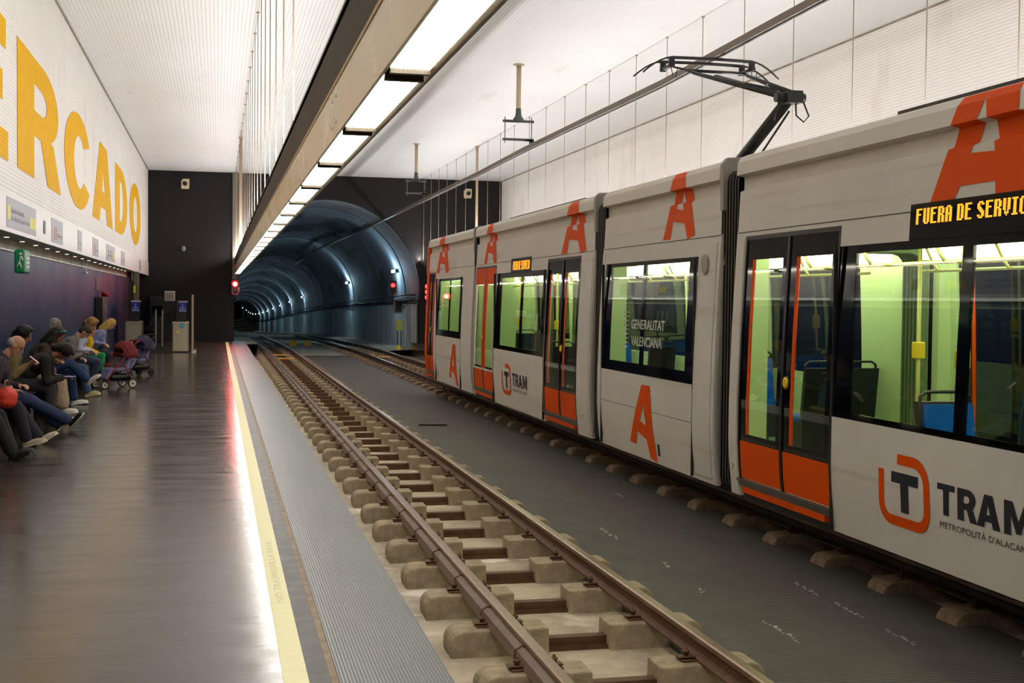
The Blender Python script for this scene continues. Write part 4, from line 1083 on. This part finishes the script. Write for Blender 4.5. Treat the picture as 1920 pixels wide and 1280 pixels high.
bm = B(); prism(bm, [(-.82, .0), (-.66, .0), (-.66, .12), (-.74, .05)], 'y', 40.93, 41.0); obj('foot_shoe', bm, m_white, e)
e = empty('brown_post', (-2.54, 42.8, 0), 'brown post with a lime label behind the left ticket gate', 'post')
bm = B(); box(bm, -2.655, -2.50, 42.75, 42.95, 0, 2.55); obj('column', bm, M('olive_brown_post', srgb(92, 82, 58), .4), e)
bm = B(); box(bm, -2.67, -2.60, 42.735, 42.752, 1.86, 2.10); obj('label', bm, M('lime_label', srgb(186, 210, 0), .4), e)
bm = B(); tube(bm, [(-2.70, 42.8, 2.55), (-2.70, 42.8, 2.28), (-2.68, 42.8, 2.2)], .03, 8); obj('bracket', bm, m_grey_steel, e)
e = empty('notice_box', (-1.58, 46, 1.7), 'small white square notice box hanging behind the glass gates', 'notice box')
bm = B(); box(bm, -1.86, -1.50, 47.0, 47.25, 1.60, 1.96); obj('case', bm, M('pale_case', srgb(186, 176, 164), .5), e, bevel=.01)
bm = B(); box(bm, -1.80, -1.58, 46.985, 47.0, 1.66, 1.68); box(bm, -1.80, -1.58, 46.985, 47.0, 1.86, 1.88); box(bm, -1.80, -1.78, 46.985, 47.0, 1.66, 1.88); box(bm, -1.60, -1.58, 46.985, 47.0, 1.66, 1.88); box(bm, -1.72, -1.66, 46.985, 47, 1.73, 1.82); obj('print', bm, M('brown_print', srgb(96, 76, 68), .5), e)
bm = B(); box(bm, -1.70, -1.66, 47.08, 47.12, 0, 1.60); obj('stand', bm, m_black, e)
e = empty('ticket_machine', (-2.3, 50, 0), 'dark ticket machine standing against the end wall behind the gates', 'ticket machine')
bm = B(); box(bm, -2.55, -1.65, 50.2, 50.98, 0, 1.75); obj('cabinet', bm, m_black, e, bevel=.02)
bm = B(); box(bm, -2.45, -2.05, 50.18, 50.2, 1.0, 1.4); obj('screen', bm, m_blackgloss, e)
# speakers / cameras on the end wall
for x, z, lb in ((-1.25, 6.145, 'small cream box with a black horn high on the end wall, left of the tunnel'), (9.95, 6.10, 'small cream box with a black horn high on the end wall, right of the tunnel')):
    e = empty('wall_speaker', (x, 50.9, z), lb, 'speaker')
    bm = B(); prism(bm, [(x-.14, z-.19), (x+.14, z-.19), (x+.16, z-.08), (x+.16, z+.19), (x-.08, z+.19), (x-.15, z+.1)], 'y', 50.82, 51); obj('case', bm, M('cream_case', srgb(214, 196, 158), .5), e)
    bm = B(); lathe(bm, (x-.0, 50.82, z+.03), (0, -1, -.3), [(0, .05), (.12, .09), (.13, .03)], 12); obj('horn', bm, m_black, e)
e = empty('dome_camera', (-1.33, 50.9, 3.63), 'small grey dome camera on the dark end wall', 'camera')
bm = B(); tube(bm, [(-1.33, 51, 3.68), (-1.33, 50.8, 3.70)], .03, 8); ell(bm, (-1.30, 50.76, 3.62), (.09, .09, .11)); obj('dome', bm, M('dim_dome', srgb(120, 118, 112), .3), e)
# railway signals
def signal(x, y, z, label, hood=True):
    e = empty('signal_lamp', (x, y, z), label, 'signal')
    bm = B(); box(bm, x-.15, x+.15, y, y+.14, z-.32, z+.20); obj('backplate', bm, m_black, e, bevel=.02)
    bm = B(); lathe(bm, (x, y-.005, z), (0, -1, 0), [(0, .085), (.02, .085), (.035, .05)], 16); obj('red_lens', bm, EM('signal_red_%d' % hood, (1, .006, .006), 330 if hood else 30), e)
    bm = B(); tube(bm, [(x+.13*math.cos(t*PI/10), y-.04, z+.13*math.sin(t*PI/10)) for t in range(11)], .012, 5); tube(bm, [(x+.15, y-.03, z-.12), (x+.15, y-.04, z-.32), (x+.08, y-.04, z-.40), (x-.08, y-.04, z-.40), (x-.13, y-.03, z-.30)], .022, 6)
    obj('hood', bm, m_grey_steel, e)
    if not hood: return e
    l = bpy.data.lights.new('signal_light', 'POINT'); l.energy = 1.5; l.color = (1, .02, .02); l.shadow_soft_size = .06
    lo = bpy.data.objects.new('signal_light', l); S.collection.objects.link(lo); lo.location = (x, y-.12, z)
    return e
e = signal(.66, 50.6, 2.27, 'red signal lamp at the left corner of the tunnel mouth')
bm = B(); box(bm, .60, .72, 50.74, 51.0, 2.0, 2.2); obj('arm', bm, m_black, e)
e = signal(7.33, 54.0, 2.34, 'red signal lamp on the right side wall inside the tunnel mouth', False)
bm = B(); tube(bm, [(7.33, 54.1, 2.1), (7.33, 54.1, 1.7), (7.75, 54.1, 1.6), (7.93, 54.1, 1.6)], .035, 8); obj('arm', bm, m_black, e)
e = empty('equipment_box', (7.6, 54.4, 1.4), 'grey framed equipment box below the right signal in the tunnel', 'equipment box')
bm = B(); box(bm, 7.46, 7.86, 54.6, 54.9, 1.12, 1.76); obj('case', bm, M('dim_case', srgb(140, 140, 150), .5), e, bevel=.05)
bm = B(); box(bm, 7.52, 7.80, 54.58, 54.6, 1.20, 1.68); obj('opening', bm, m_black, e, bevel=.01)
bm = B(); tube(bm, [(7.86, 54.75, 1.4), (7.94, 54.75, 1.4)], .03, 6); obj('bracket', bm, m_black, e)
for x, lb in ((7.66, 'left of two upright yellow plates on the right wall of the tunnel'), (7.83, 'right of two upright yellow plates on the right wall of the tunnel')):
    e = empty('marker_plate', (x, 54.9, .5), lb, 'plate')
    bm = B(); box(bm, x-.055, x+.055, 54.9, 54.92, .38, .84); obj('plate', bm, M('lemon_board', srgb(232, 220, 20), .5), e)
    bm = B(); tube(bm, [(x, 54.93, -.33), (x, 54.93, .8)], .02, 6); obj('stake', bm, m_black, e)

# ================================================================== people
m_eye = M('dark_eye', srgb(24, 18, 16), .3)
def cap(bm, a, b, ra, rb, n=12):
    a, b = Vector(a), Vector(b)
    tube(bm, [a, b], [ra, rb], n)
    for c, r in ((a, ra), (b, rb)):
        bmesh.ops.create_icosphere(bm, subdivisions=2, radius=r, matrix=Matrix.Translation(c))
def elr(bm, c, r, pitch=0, yaw=0):
    R = Matrix.Rotation(yaw, 3, 'Z') @ Matrix.Rotation(pitch, 3, 'Y'); ell(bm, c, r, R)
def fused(name, bm, mat, parent, vox, sm=3, disp=None):
    """melt the overlapping volumes of bm into one continuous surface"""
    bmesh.ops.recalc_face_normals(bm, faces=bm.faces)
    me = bpy.data.meshes.new('tmp'); bm.to_mesh(me); bm.free(); o = bpy.data.objects.new('tmp', me); S.collection.objects.link(o)
    r = o.modifiers.new('r', 'REMESH'); r.mode = 'VOXEL'; r.voxel_size = vox
    s = o.modifiers.new('s', 'SMOOTH'); s.factor = .5; s.iterations = sm
    if disp:
        tx = bpy.data.textures.new('tx', 'CLOUDS'); tx.noise_scale = disp[1]
        d = o.modifiers.new('d', 'DISPLACE'); d.texture = tx; d.strength = disp[0]; d.mid_level = .5
    bpy.context.view_layer.update()
    m2 = bpy.data.meshes.new_from_object(o.evaluated_get(bpy.context.evaluated_depsgraph_get()))
    bpy.data.objects.remove(o)
    m2.name = name; m2.materials.clear(); m2.materials.append(mat)
    for p in m2.polygons: p.use_smooth = True
    q = bpy.data.objects.new(name, m2); S.collection.objects.link(q)
    if parent: q.parent = parent
    return q
def ik(a, b, l1, l2, pole_):
    a, b = Vector(a), Vector(b); d = b-a; L = min(d.length, (l1+l2)*.998); dn = d.normalized()
    x = (l1*l1-l2*l2+L*L)/(2*L); h = math.sqrt(max(0, l1*l1-x*x)); p = Vector(pole_); p = (p-dn*p.dot(dn)).normalized()
    return a+dn*x+p*h
SKIN = {'fair': srgb(214, 160, 128), 'tan': srgb(186, 126, 90), 'brown': srgb(150, 96, 66), 'pale': srgb(226, 178, 150)}
def person(y, x, label, skin, top, legs, hair, hairstyle='short', lean=.35, nod=.3, hands=None, feet=None, knees=None, shoe=(30, 28, 26), sole=(30, 28, 26),
           yaw=0, scale=1.0, long_skirt=None, seat_z=.45, wide=1.0, extra=None):
    e = empty('person', (x, y, 0), label, 'person', absolute=False); e.rotation_euler = (0, 0, yaw); e.scale = (scale,)*3
    ms = M('skin_'+skin, SKIN[skin], .5)
    mt = M('top_%d_%d_%d' % top, srgb(*top), .85, var=.3, vs=9, bump=.006, bs=14); ml = M('legs_%d_%d_%d' % legs, srgb(*legs), .85, var=.25, vs=8, bump=.006, bs=14)
    mh = M('hair_%d_%d_%d' % hair, srgb(*hair), .5, var=.4, vs=14, stretch=(1, 1, .25)); mso = M('shoe_%d_%d_%d' % shoe, srgb(*shoe), .5); msl = M('sole_%d_%d_%d' % sole, srgb(*sole), .5)
    pel = Vector((0, 0, seat_z+.115)); d = Vector((math.sin(lean), 0, math.cos(lean)))
    d2 = Vector((math.sin(lean+.22), 0, math.cos(lean+.22)))
    waist = pel+d*.20; chest = waist+d2*.17; shc = waist+d2*.30; nk = shc+d2*.07
    hd = Vector((math.sin(lean+nod), 0, math.cos(lean+nod))); hc = nk+hd*.155+Vector((.015, 0, 0))
    sh = {s: shc+Vector((0, s*.175*wide, -.015)) for s in (-1, 1)}
    hands = hands or {-1: (.34, -.06, .62), 1: (.36, .05, .63)}
    el = {s: ik(sh[s], hands[s], .285, .25, (-.25, s*.35, -1)) for s in (-1, 1)}
    hip = {s: pel+Vector((.02, s*.09, -.01)) for s in (-1, 1)}
    feet = feet or {-1: (.46, -.11, .07), 1: (.44, .11, .07)}
    kn = {s: Vector(knees[s]) if knees and s in knees else ik(hip[s], feet[s], .43, .42, (.7, s*.08, 1)) for s in (-1, 1)}
    ft = {s: Vector(feet[s]) for s in (-1, 1)}
    # ---- body: one continuous surface
    bm = B()
    elr(bm, pel, (.12, .16, .12)); elr(bm, waist, (.10, .135, .14), lean); elr(bm, chest, (.105, .155, .17), lean+.2); cap(bm, sh[-1]+d2*.0, sh[1], .055, .055)
    cap(bm, shc, nk+hd*.06, .055, .05)
    for s in (-1, 1):
        cap(bm, sh[s], el[s], .046, .036); H = Vector(hands[s]); cap(bm, el[s], H, .035, .024)
        cap(bm, hip[s], kn[s], .078, .052); cap(bm, kn[s], ft[s], .05, .034)
        a = (H-el[s]).normalized(); side = Vector((0, -s, 0)); 
        u = (side-a*side.dot(a)).normalized(); nrm = a.cross(u)
        if nrm.z > 0: nrm = -nrm
        # palm, four fingers, thumb
        for q in (-.024, -.008, .008, .024): cap(bm, H+a*.01+u*q*.7, H+a*.085+u*q, .013, .012, 8)
        for q, L_ in ((-.026, .052), (-.009, .072), (.009, .078), (.026, .070)):
            b0 = H+a*.088+u*q; b1 = b0+a*L_*.5+nrm*L_*.22; b2 = b1+a*L_*.25+nrm*L_*.42
            cap(bm, b0, b1, .0095, .009, 8); cap(bm, b1, b2, .009, .0078, 8)
        t0 = H+a*.03+u*.026; t1 = t0+a*.035+u*.03+nrm*.012; t2 = t1+a*.03+u*.006+nrm*.012
        cap(bm, t0, t1, .012, .0105, 8); cap(bm, t1, t2, .0105, .009, 8)
    # head
    P_ = lean+nod; R = Matrix.Rotation(P_, 3, 'Y'); HP = lambda a_, b_, c_: hc+R @ Vector((a_, b_, c_))
    for c_, r_ in (((0, 0, .03), (.094, .074, .092)), ((.022, 0, -.035), (.066, .058, .075)), ((.045, 0, -.085), (.036, .034, .026)), ((.055, 0, .045), (.035, .05, .035))):
        ell(bm, HP(*c_), r_, R)
    cap(bm, HP(.088, 0, .025), HP(.112, 0, -.022), .010, .014, 8)
    for s in (-1, 1):
        ell(bm, HP(.0, s*.078, -.005), (.020, .010, .032), R); cap(bm, HP(.078, s*.015, .042), HP(.074, s*.045, .040), .010, .009, 8); ell(bm, HP(.060, s*.036, -.02), (.024, .02, .022), R)
    cap(bm, HP(.082, -.018, -.052), HP(.082, .018, -.052), .009, .009, 8)
    body = fused('body', bm, ms, e, .0085, 2)
    bm = B()
    for s in (-1, 1): ell(bm, HP(.082, s*.031, .018), (.012, .014, .008), R, 8); tube(bm, [HP(.090, s*.016, .043), HP(.084, s*.048, .042)], .004, 5)
    obj('eyes', bm, m_eye, body)
    bm = B(); tube(bm, [HP(.088, -.022, -.052), HP(.093, 0, -.050), HP(.088, .022, -.052)], .004, 5); obj('lips', bm, M('lips', srgb(150, 80, 70), .5), body)
    # ---- top
    bm = B(); elr(bm, pel+d*.02, (.155, .20, .115)); elr(bm, waist, (.15, .19, .17), lean); elr(bm, chest, (.145, .20*wide, .185), lean+.2); cap(bm, sh[-1], sh[1], .08, .08); cap(bm, shc, nk, .07, .058)
    for s in (-1, 1):
        H = Vector(hands[s]); a = (H-el[s])
        cap(bm, sh[s], el[s], .078, .064); cap(bm, el[s], el[s]+a*.90, .06, .043)
    fused('jacket', bm, mt, e, .012, 4, (.012, .08))
    # ---- legs
    bm = B()
    if long_skirt:
        mk = M('skirt_%d_%d_%d' % long_skirt, srgb(*long_skirt), .85, var=.5, vs=40)
        elr(bm, pel-Vector((0, 0, .02)), (.15, .19, .10))
        for s in (-1, 1): cap(bm, hip[s], kn[s], .105, .09); cap(bm, kn[s], ft[s]+Vector((-.02, 0, .10)), .095, .12)
        cap(bm, kn[-1], kn[1], .09, .09); cap(bm, ft[-1]+Vector((-.02, 0, .13)), ft[1]+Vector((-.02, 0, .13)), .10, .10)
        fused('skirt', bm, mk, e, .014, 4, (.02, .06))
    else:
        elr(bm, pel-Vector((0, 0, .02)), (.138, .178, .10))
        for s in (-1, 1): cap(bm, hip[s], kn[s], .10, .080); a = ft[s]-kn[s]; cap(bm, kn[s], kn[s]+a*.90, .078, .070)
        fused('trousers', bm, ml, e, .013, 4, (.012, .09))
    # ---- shoes
    for s in (-1, 1):
        F = ft[s]; up_ = (kn[s]-F).normalized(); fw = Vector((1, s*.12, 0)); fw = (fw-up_*fw.dot(up_)*.92).normalized(); sd = up_.cross(fw).normalized(); nn = fw.cross(sd)
        Rm = Matrix((fw, sd, nn)).transposed()
        base = F-nn*.03
        bm = B(); ell(bm, base+fw*.00, (.06, .042, .05), Rm); ell(bm, base+fw*.09-nn*.006, (.10, .046, .038), Rm); ell(bm, base+fw*.16-nn*.012, (.055, .042, .028), Rm); cap(bm, F, F+up_*.04, .042, .044)
        sobj = fused('shoe', bm, mso, e, .010, 2)
        bm = B(); pts = [(-.06, -.03), (-.04, -.04), (.08, -.048), (.17, -.046), (.215, -.02), (.215, .02), (.17, .046), (.08, .048), (-.04, .04), (-.06, .03)]
        A_ = [bm.verts.new(base+fw*u_+sd*v_-nn*.036) for u_, v_ in pts]; C_ = [bm.verts.new(base+fw*u_*.98+sd*v_*.96-nn*.014) for u_, v_ in pts]
        for i in range(len(pts)): bm.faces.new((A_[i], A_[(i+1) % len(pts)], C_[(i+1) % len(pts)], C_[i]))
        bm.faces.new(A_); bm.faces.new(C_[::-1]); obj('sole', bm, msl, sobj)
    # ---- hair
    bm = B(); ell(bm, HP(-.014, 0, .052), (.098, .084, .090), R); ell(bm, HP(-.045, 0, .0), (.066, .078, .085), R)
    if hairstyle == 'long':
        for s in (-1, 1): cap(bm, HP(-.03, s*.066, .02), HP(-.02, s*.088, -.17), .034, .028); cap(bm, HP(.03, s*.07, .06), HP(.02, s*.085, -.12), .022, .018)
        cap(bm, HP(-.07, 0, .0), HP(-.08, 0, -.20), .06, .05)
    elif hairstyle == 'bun': cap(bm, HP(-.09, 0, .06), HP(-.135, 0, .085), .035, .034)
    elif hairstyle == 'full':
        for s in (-1, 1): ell(bm, HP(-.01, s*.05, .05), (.095, .055, .095), R)
        ell(bm, HP(.03, 0, .105), (.07, .075, .04), R); cap(bm, HP(-.08, 0, 0), HP(-.09, 0, -.09), .055, .05)
    if hairstyle == 'bald': 
        bm.free(); bm = B(); ell(bm, HP(-.04, 0, .01), (.068, .081, .062), R)
    fused('hair', bm, mh, e, .009, 2, (.010, .03))
    e['hc'] = [hc.x, hc.y, hc.z]
    return e, HP, {s: Vector(hands[s]) for s in (-1, 1)}, {'kn': kn, 'ft': ft, 'sh': sh, 'el': el}
PX = -2.72
def W(e, v):   # local point of a person to the world
    return Matrix.Translation(e.location) @ Matrix.Rotation(e.rotation_euler.z, 4, 'Z') @ Vector(v)
def phone(e, h, label, tilt=.9, col=(1, 1, 1)):
    p = W(e, h)+Vector((.095, .0, .015)); R = Matrix.Rotation(-tilt, 3, 'Y')
    g = empty('phone', p, label, 'phone', absolute=False)
    bm = B(); box(bm, -.075, .075, -.036, .036, -.004, .004); o = obj('case', bm, m_black, g, bevel=.004); 
    bm = B(); box(bm, -.068, .068, -.032, .032, .004, .0048); s = obj('screen', bm, EM('phone_screen_%.1f' % col[0], col, .9), g); g.rotation_euler = (0, -tilt+.9, 0)
    return g
# nearest person, only legs and hands in view
e0, HP, H, J = person(14.25, PX, 'person at the left edge in black trousers and black shoes, hands in the lap', 'tan', (30, 26, 30), (34, 32, 30), (40, 34, 30), 'short', lean=.1, nod=.1,
    hands={-1: (.30, -.06, .60), 1: (.32, .07, .60)}, feet={-1: (.62, -.13, .07), 1: (.58, .10, .07)}, shoe=(22, 20, 20), sole=(16, 15, 15))
e1, HP1, H1, J1 = person(15.55, PX+.02, 'person with thin grey hair in a purple and beige top, wearing a bracelet, beige sneakers', 'fair', (74, 58, 70), (38, 38, 50), (176, 166, 156), 'bald', lean=.42, nod=.25,
    hands={-1: (.40, -.10, .66), 1: (.46, .02, .70)}, feet={-1: (.56, -.12, .07), 1: (.66, .12, .07)}, shoe=(196, 180, 154), sole=(206, 196, 176), wide=1.05)
e2, HP2, H2, J2 = person(17.15, PX, 'person with black hair, leopard patterned top, blue jeans, black and lime sneaker stretched out', 'tan', (122, 104, 66), (44, 60, 96), (22, 18, 20), 'full', lean=.25, nod=.12,
    hands={-1: (.34, -.05, .86), 1: (.34, .10, .84)}, feet={-1: (.86, .06, .12), 1: (.70, .14, .07)}, shoe=(32, 34, 30), sole=(196, 200, 170))
e3, HP3, H3, J3 = person(18.35, PX+.05, 'person with dark hair in a black jacket bending over a phone, dark grey trousers', 'brown', (42, 38, 34), (58, 56, 62), (44, 32, 26), 'full', lean=.75, nod=.45,
    hands={-1: (.60, -.06, .62), 1: (.60, .06, .62)}, feet={-1: (.42, -.1, .07), 1: (.40, .12, .07)}, wide=1.08)
e4, HP4, H4, J4 = person(19.65, PX, 'person with dark hair and a turquoise headband, patterned beige skirt, dark brown top', 'tan', (70, 52, 44), (150, 130, 110), (40, 30, 28), 'long', lean=.40, nod=.35,
    hands={-1: (.40, -.03, .80), 1: (.40, .06, .76)}, feet={-1: (.50, -.09, .07), 1: (.48, .09, .07)}, shoe=(220, 214, 206), sole=(230, 226, 220), long_skirt=(176, 152, 130))
e5, HP5, H5, J5 = person(21.2, PX-.02, 'person with short grey hair in a brown jacket, blue jeans crossed with a white sneaker', 'tan', (86, 70, 58), (38, 62, 104), (150, 146, 140), 'short', lean=.18, nod=.0,
    hands={-1: (.34, -.06, .72), 1: (.36, .08, .70)}, feet={-1: (.72, -.02, .40), 1: (.50, .10, .07)}, knees={-1: (.44, -.06, .68)}, shoe=(222, 216, 206), sole=(232, 228, 220))
e6, HP6, H6, J6 = person(23.1, PX, 'person in grey blazer and pale shirt, brown hair tied up, bending over a phone', 'fair', (124, 120, 116), (62, 88, 122), (66, 46, 34), 'bun', lean=.45, nod=.55,
    hands={-1: (.42, -.04, .74), 1: (.40, .06, .66)}, feet={-1: (.52, -.1, .07), 1: (.50, .1, .07)}, shoe=(190, 172, 110), sole=(210, 202, 170))
e7, HP7, H7, J7 = person(25.6, PX, 'person with light brown hair in a white shirt sitting beside the child', 'fair', (206, 208, 228), (60, 70, 96), (176, 132, 74), 'full', lean=.28, nod=.35,
    hands={-1: (.30, -.06, .70), 1: (.34, .10, .68)}, feet={-1: (.34, -.1, .07), 1: (.34, .1, .07)}, shoe=(60, 60, 66))
e9, HP9, H9, J9 = person(28.3, PX+.04, 'person with long blond hair in a lilac blue shirt leaning towards the child', 'pale', (150, 156, 206), (50, 54, 70), (206, 168, 84), 'long', lean=.45, nod=.35,
    hands={-1: (.30, -.30, .74), 1: (.36, -.12, .70)}, feet={-1: (.34, -.1, .07), 1: (.34, .1, .07)}, shoe=(50, 48, 52))
# shirt front of the blazer
bm = B(); 
for s in (-1, 1): cap(bm, (.20, s*.03, .98), (.26, s*.02, .74), .03, .04)
fused('shirt_front', bm, M('pale_shirt', srgb(198, 204, 216), .8), e6, .012, 3)
# headband, leopard spots are in the material, bracelet and red bag
bm = B(); tube(bm, [HP4(.05*math.cos(t)+.0, .088*math.sin(t), .075+.055*math.cos(t)) for t in [PI*(i/12)-PI/2 for i in range(13)]], .010, 6); obj('headband', bm, M('turquoise_band', srgb(40, 180, 190), .5), e4)
bm = B(); w_ = H1[-1]*.86+J1['el'][-1]*.14; a_ = (H1[-1]-J1['el'][-1]).normalized(); u_, v_ = frame(a_)
tube(bm, [w_+(u_*math.cos(t*PI/8)+v_*math.sin(t*PI/8))*.037 for t in range(16)], .012, 6, closed=True); obj('bracelet', bm, M('silver_band', srgb(214, 210, 206), .3, metal=.5), e1)
def soft_bag(name, loc, r, col, label, cat='bag', strap=True):
    g = empty(name, loc, label, cat, absolute=False); mb = M('bag_%d_%d_%d' % col, srgb(*col), .55, bump=.01, bs=12)
    bm = B(); ell(bm, (0, 0, 0), r); ell(bm, (0, 0, -r[2]*.45), (r[0]*.95, r[1]*1.05, r[2]*.6)); ell(bm, (0, 0, r[2]*.5), (r[0]*.6, r[1]*.85, r[2]*.45))
    fused('bag_body', bm, mb, g, .012, 3, (.015, .05))
    bm = B()
    if strap: tube(bm, [(0, -r[1]*.7, r[2]*.8), (0, -r[1]*.5, r[2]*1.5), (0, r[1]*.5, r[2]*1.5), (0, r[1]*.7, r[2]*.8)], .009, 6)
    box(bm, r[0]*.82, r[0]*.95, -.02, .02, r[2]*.15, r[2]*.3); obj('strap', bm, M('bag_trim', srgb(150, 120, 90), .4), g)
    return g
soft_bag('handbag', W(e0, (.44, .62, .62)), (.12, .17, .12), (226, 58, 36), 'bright orange red bag held in the lap at the left edge')
soft_bag('handbag', (-2.50, 20.35, .58), (.10, .14, .13), (150, 74, 92), 'pink and purple bag on the bench beside the patterned skirt')
bp_ = soft_bag('backpack', (-2.15, 24.45, .60), (.13, .14, .17), (36, 34, 34), 'small dark backpack beside the blue jeans', 'bag')
bpy.data.objects.remove(bp_.children[1]); bpy.data.objects.remove(bp_.children[0]); bpy.data.objects.remove(bp_)
phone(e3, H3[-1], 'phone with a lit lilac screen held by the person in the black jacket', .9, (.55, .5, 1))
phone(e6, H6[-1], 'dark phone held by the person in the grey blazer', .7, (.2, .2, .25))
phone(e2, H2[-1]+Vector((0, 0, .05)), 'pink phone held in front of the face of the person in the leopard top', .2, (.75, .4, .6))
# child in a yellow top
e8, HP8, H8, J8 = person(26.35, PX+.15, 'small child in a bright yellow top and green trousers beside the white shirt', 'fair', (236, 182, 10), (30, 150, 90), (150, 100, 60), 'short', lean=.12, nod=.1, scale=.74, seat_z=.60,
    hands={-1: (.32, -.1, .85), 1: (.32, .1, .85)}, feet={-1: (.42, -.1, .35), 1: (.42, .1, .35)}, shoe=(60, 50, 46), wide=.95)

# ------------------------------------------------------------------ strollers
def stroller(x, y, label, canopy, seatc, frame_c, wheel_c, rot, red=False):
    e = empty('stroller', (x, y, 0), label, 'stroller', absolute=False); e.rotation_euler = (0, 0, rot); e.scale = (.88,)*3
    mf = M('stroller_frame_%d' % frame_c[0], srgb(*frame_c), .4, metal=.2); mc = M('canopy_%d_%d' % (canopy[0], canopy[2]), srgb(*canopy), .8, bump=.01, bs=15); mse = M('seatpad_%d_%d' % (seatc[0], seatc[2]), srgb(*seatc), .8, bump=.01, bs=12)
    mw = M('wheel_%d' % wheel_c[0], srgb(*wheel_c), .5)
    # faces +x ; wheels
    for wx, wy, r in ((.34, -.22, .085), (.34, .22, .085), (-.28, -.25, .105), (-.28, .25, .105)):
        bm = B(); tube(bm, [(wx+r*.86*math.cos(t*PI/10), wy, r+r*.86*math.sin(t*PI/10)) for t in range(20)], .016, 6, 1, closed=True)
        lathe(bm, (wx, wy-.012, r), (0, 1, 0), [(0, r*.74), (.024, r*.74)], 18, 0); lathe(bm, (wx, wy-.02, r), (0, 1, 0), [(0, .02), (.04, .02)], 10, 1)
        obj('wheel', bm, [mw, m_black], e)
    bm = B()
    for s in (-1, 1):
        tube(bm, [(.34, s*.22, .10), (.10, s*.23, .42), (-.36, s*.24, .98), (-.46, s*.22, 1.02)], .014, 8)
        tube(bm, [(-.28, s*.25, .12), (-.10, s*.24, .52), (.16, s*.23, .46)], .013, 8)
    tube(bm, [(-.46, -.22, 1.02), (-.50, 0, 1.03), (-.46, .22, 1.02)], .018, 8); tube(bm, [(-.28, -.25, .12), (-.28, .25, .12)], .010, 6); tube(bm, [(.34, -.22, .1), (.34, .22, .1)], .010, 6)
    tube(bm, [(.16, -.23, .50), (.26, 0, .54), (.16, .23, .50)], .016, 8)
    obj('chassis', bm, mf, e)
    bm = B()
    for q in range(-3, 4):
        yq = q*.052
        cap(bm, (-.18, yq, .42), (-.32, yq, .84), .055, .04); cap(bm, (-.18, yq, .41), (.15, yq, .40), .05, .042); cap(bm, (.16, yq, .38), (.27, yq, .22), .045, .035)
    fused('seat_pad', bm, mse, e, .014, 4)
    # hood: dome shell opened towards the front, with bows
    bm = B(); ell(bm, (-.22, 0, .66), (.31, .27, .36), None, 24)
    dead = [v for v in bm.verts if v.co.z < .60 or (v.co.x > -.02 and v.co.z < .80)]
    bmesh.ops.delete(bm, geom=dead, context='VERTS')
    o = obj('canopy', bm, mc, e); sm = o.modifiers.new('thick', 'SOLIDIFY'); sm.thickness = .014
    bm = B()
    for a_ in (.35, .85, 1.35, 1.9):
        tube(bm, [(-.22+.315*math.cos(a_)*math.sin(t), .275*math.cos(t), .66+.365*math.sin(a_)*math.sin(t)) for t in [PI*j/14 for j in range(15)]], .008, 5)
    obj('hood_bow', bm, mf, o)
    bm = B(); cap(bm, (-.22, -.12, .24), (.12, -.12, .24), .09, .08); cap(bm, (-.22, .12, .24), (.12, .12, .24), .09, .08); cap(bm, (-.05, 0, .24), (.05, 0, .24), .10, .10); fused('basket', bm, m_black, e, .016, 4)
    return e
stroller(-1.90, 25.1, 'stroller with a dark red canopy and cream wheels, nearer of the two', (112, 26, 30), (140, 136, 176), (150, 30, 34), (216, 208, 186), math.radians(-150))
stroller(-1.74, 28.7, 'stroller with a dark purple grey canopy behind the red one', (58, 50, 84), (120, 112, 160), (40, 38, 44), (28, 27, 26), math.radians(-140))
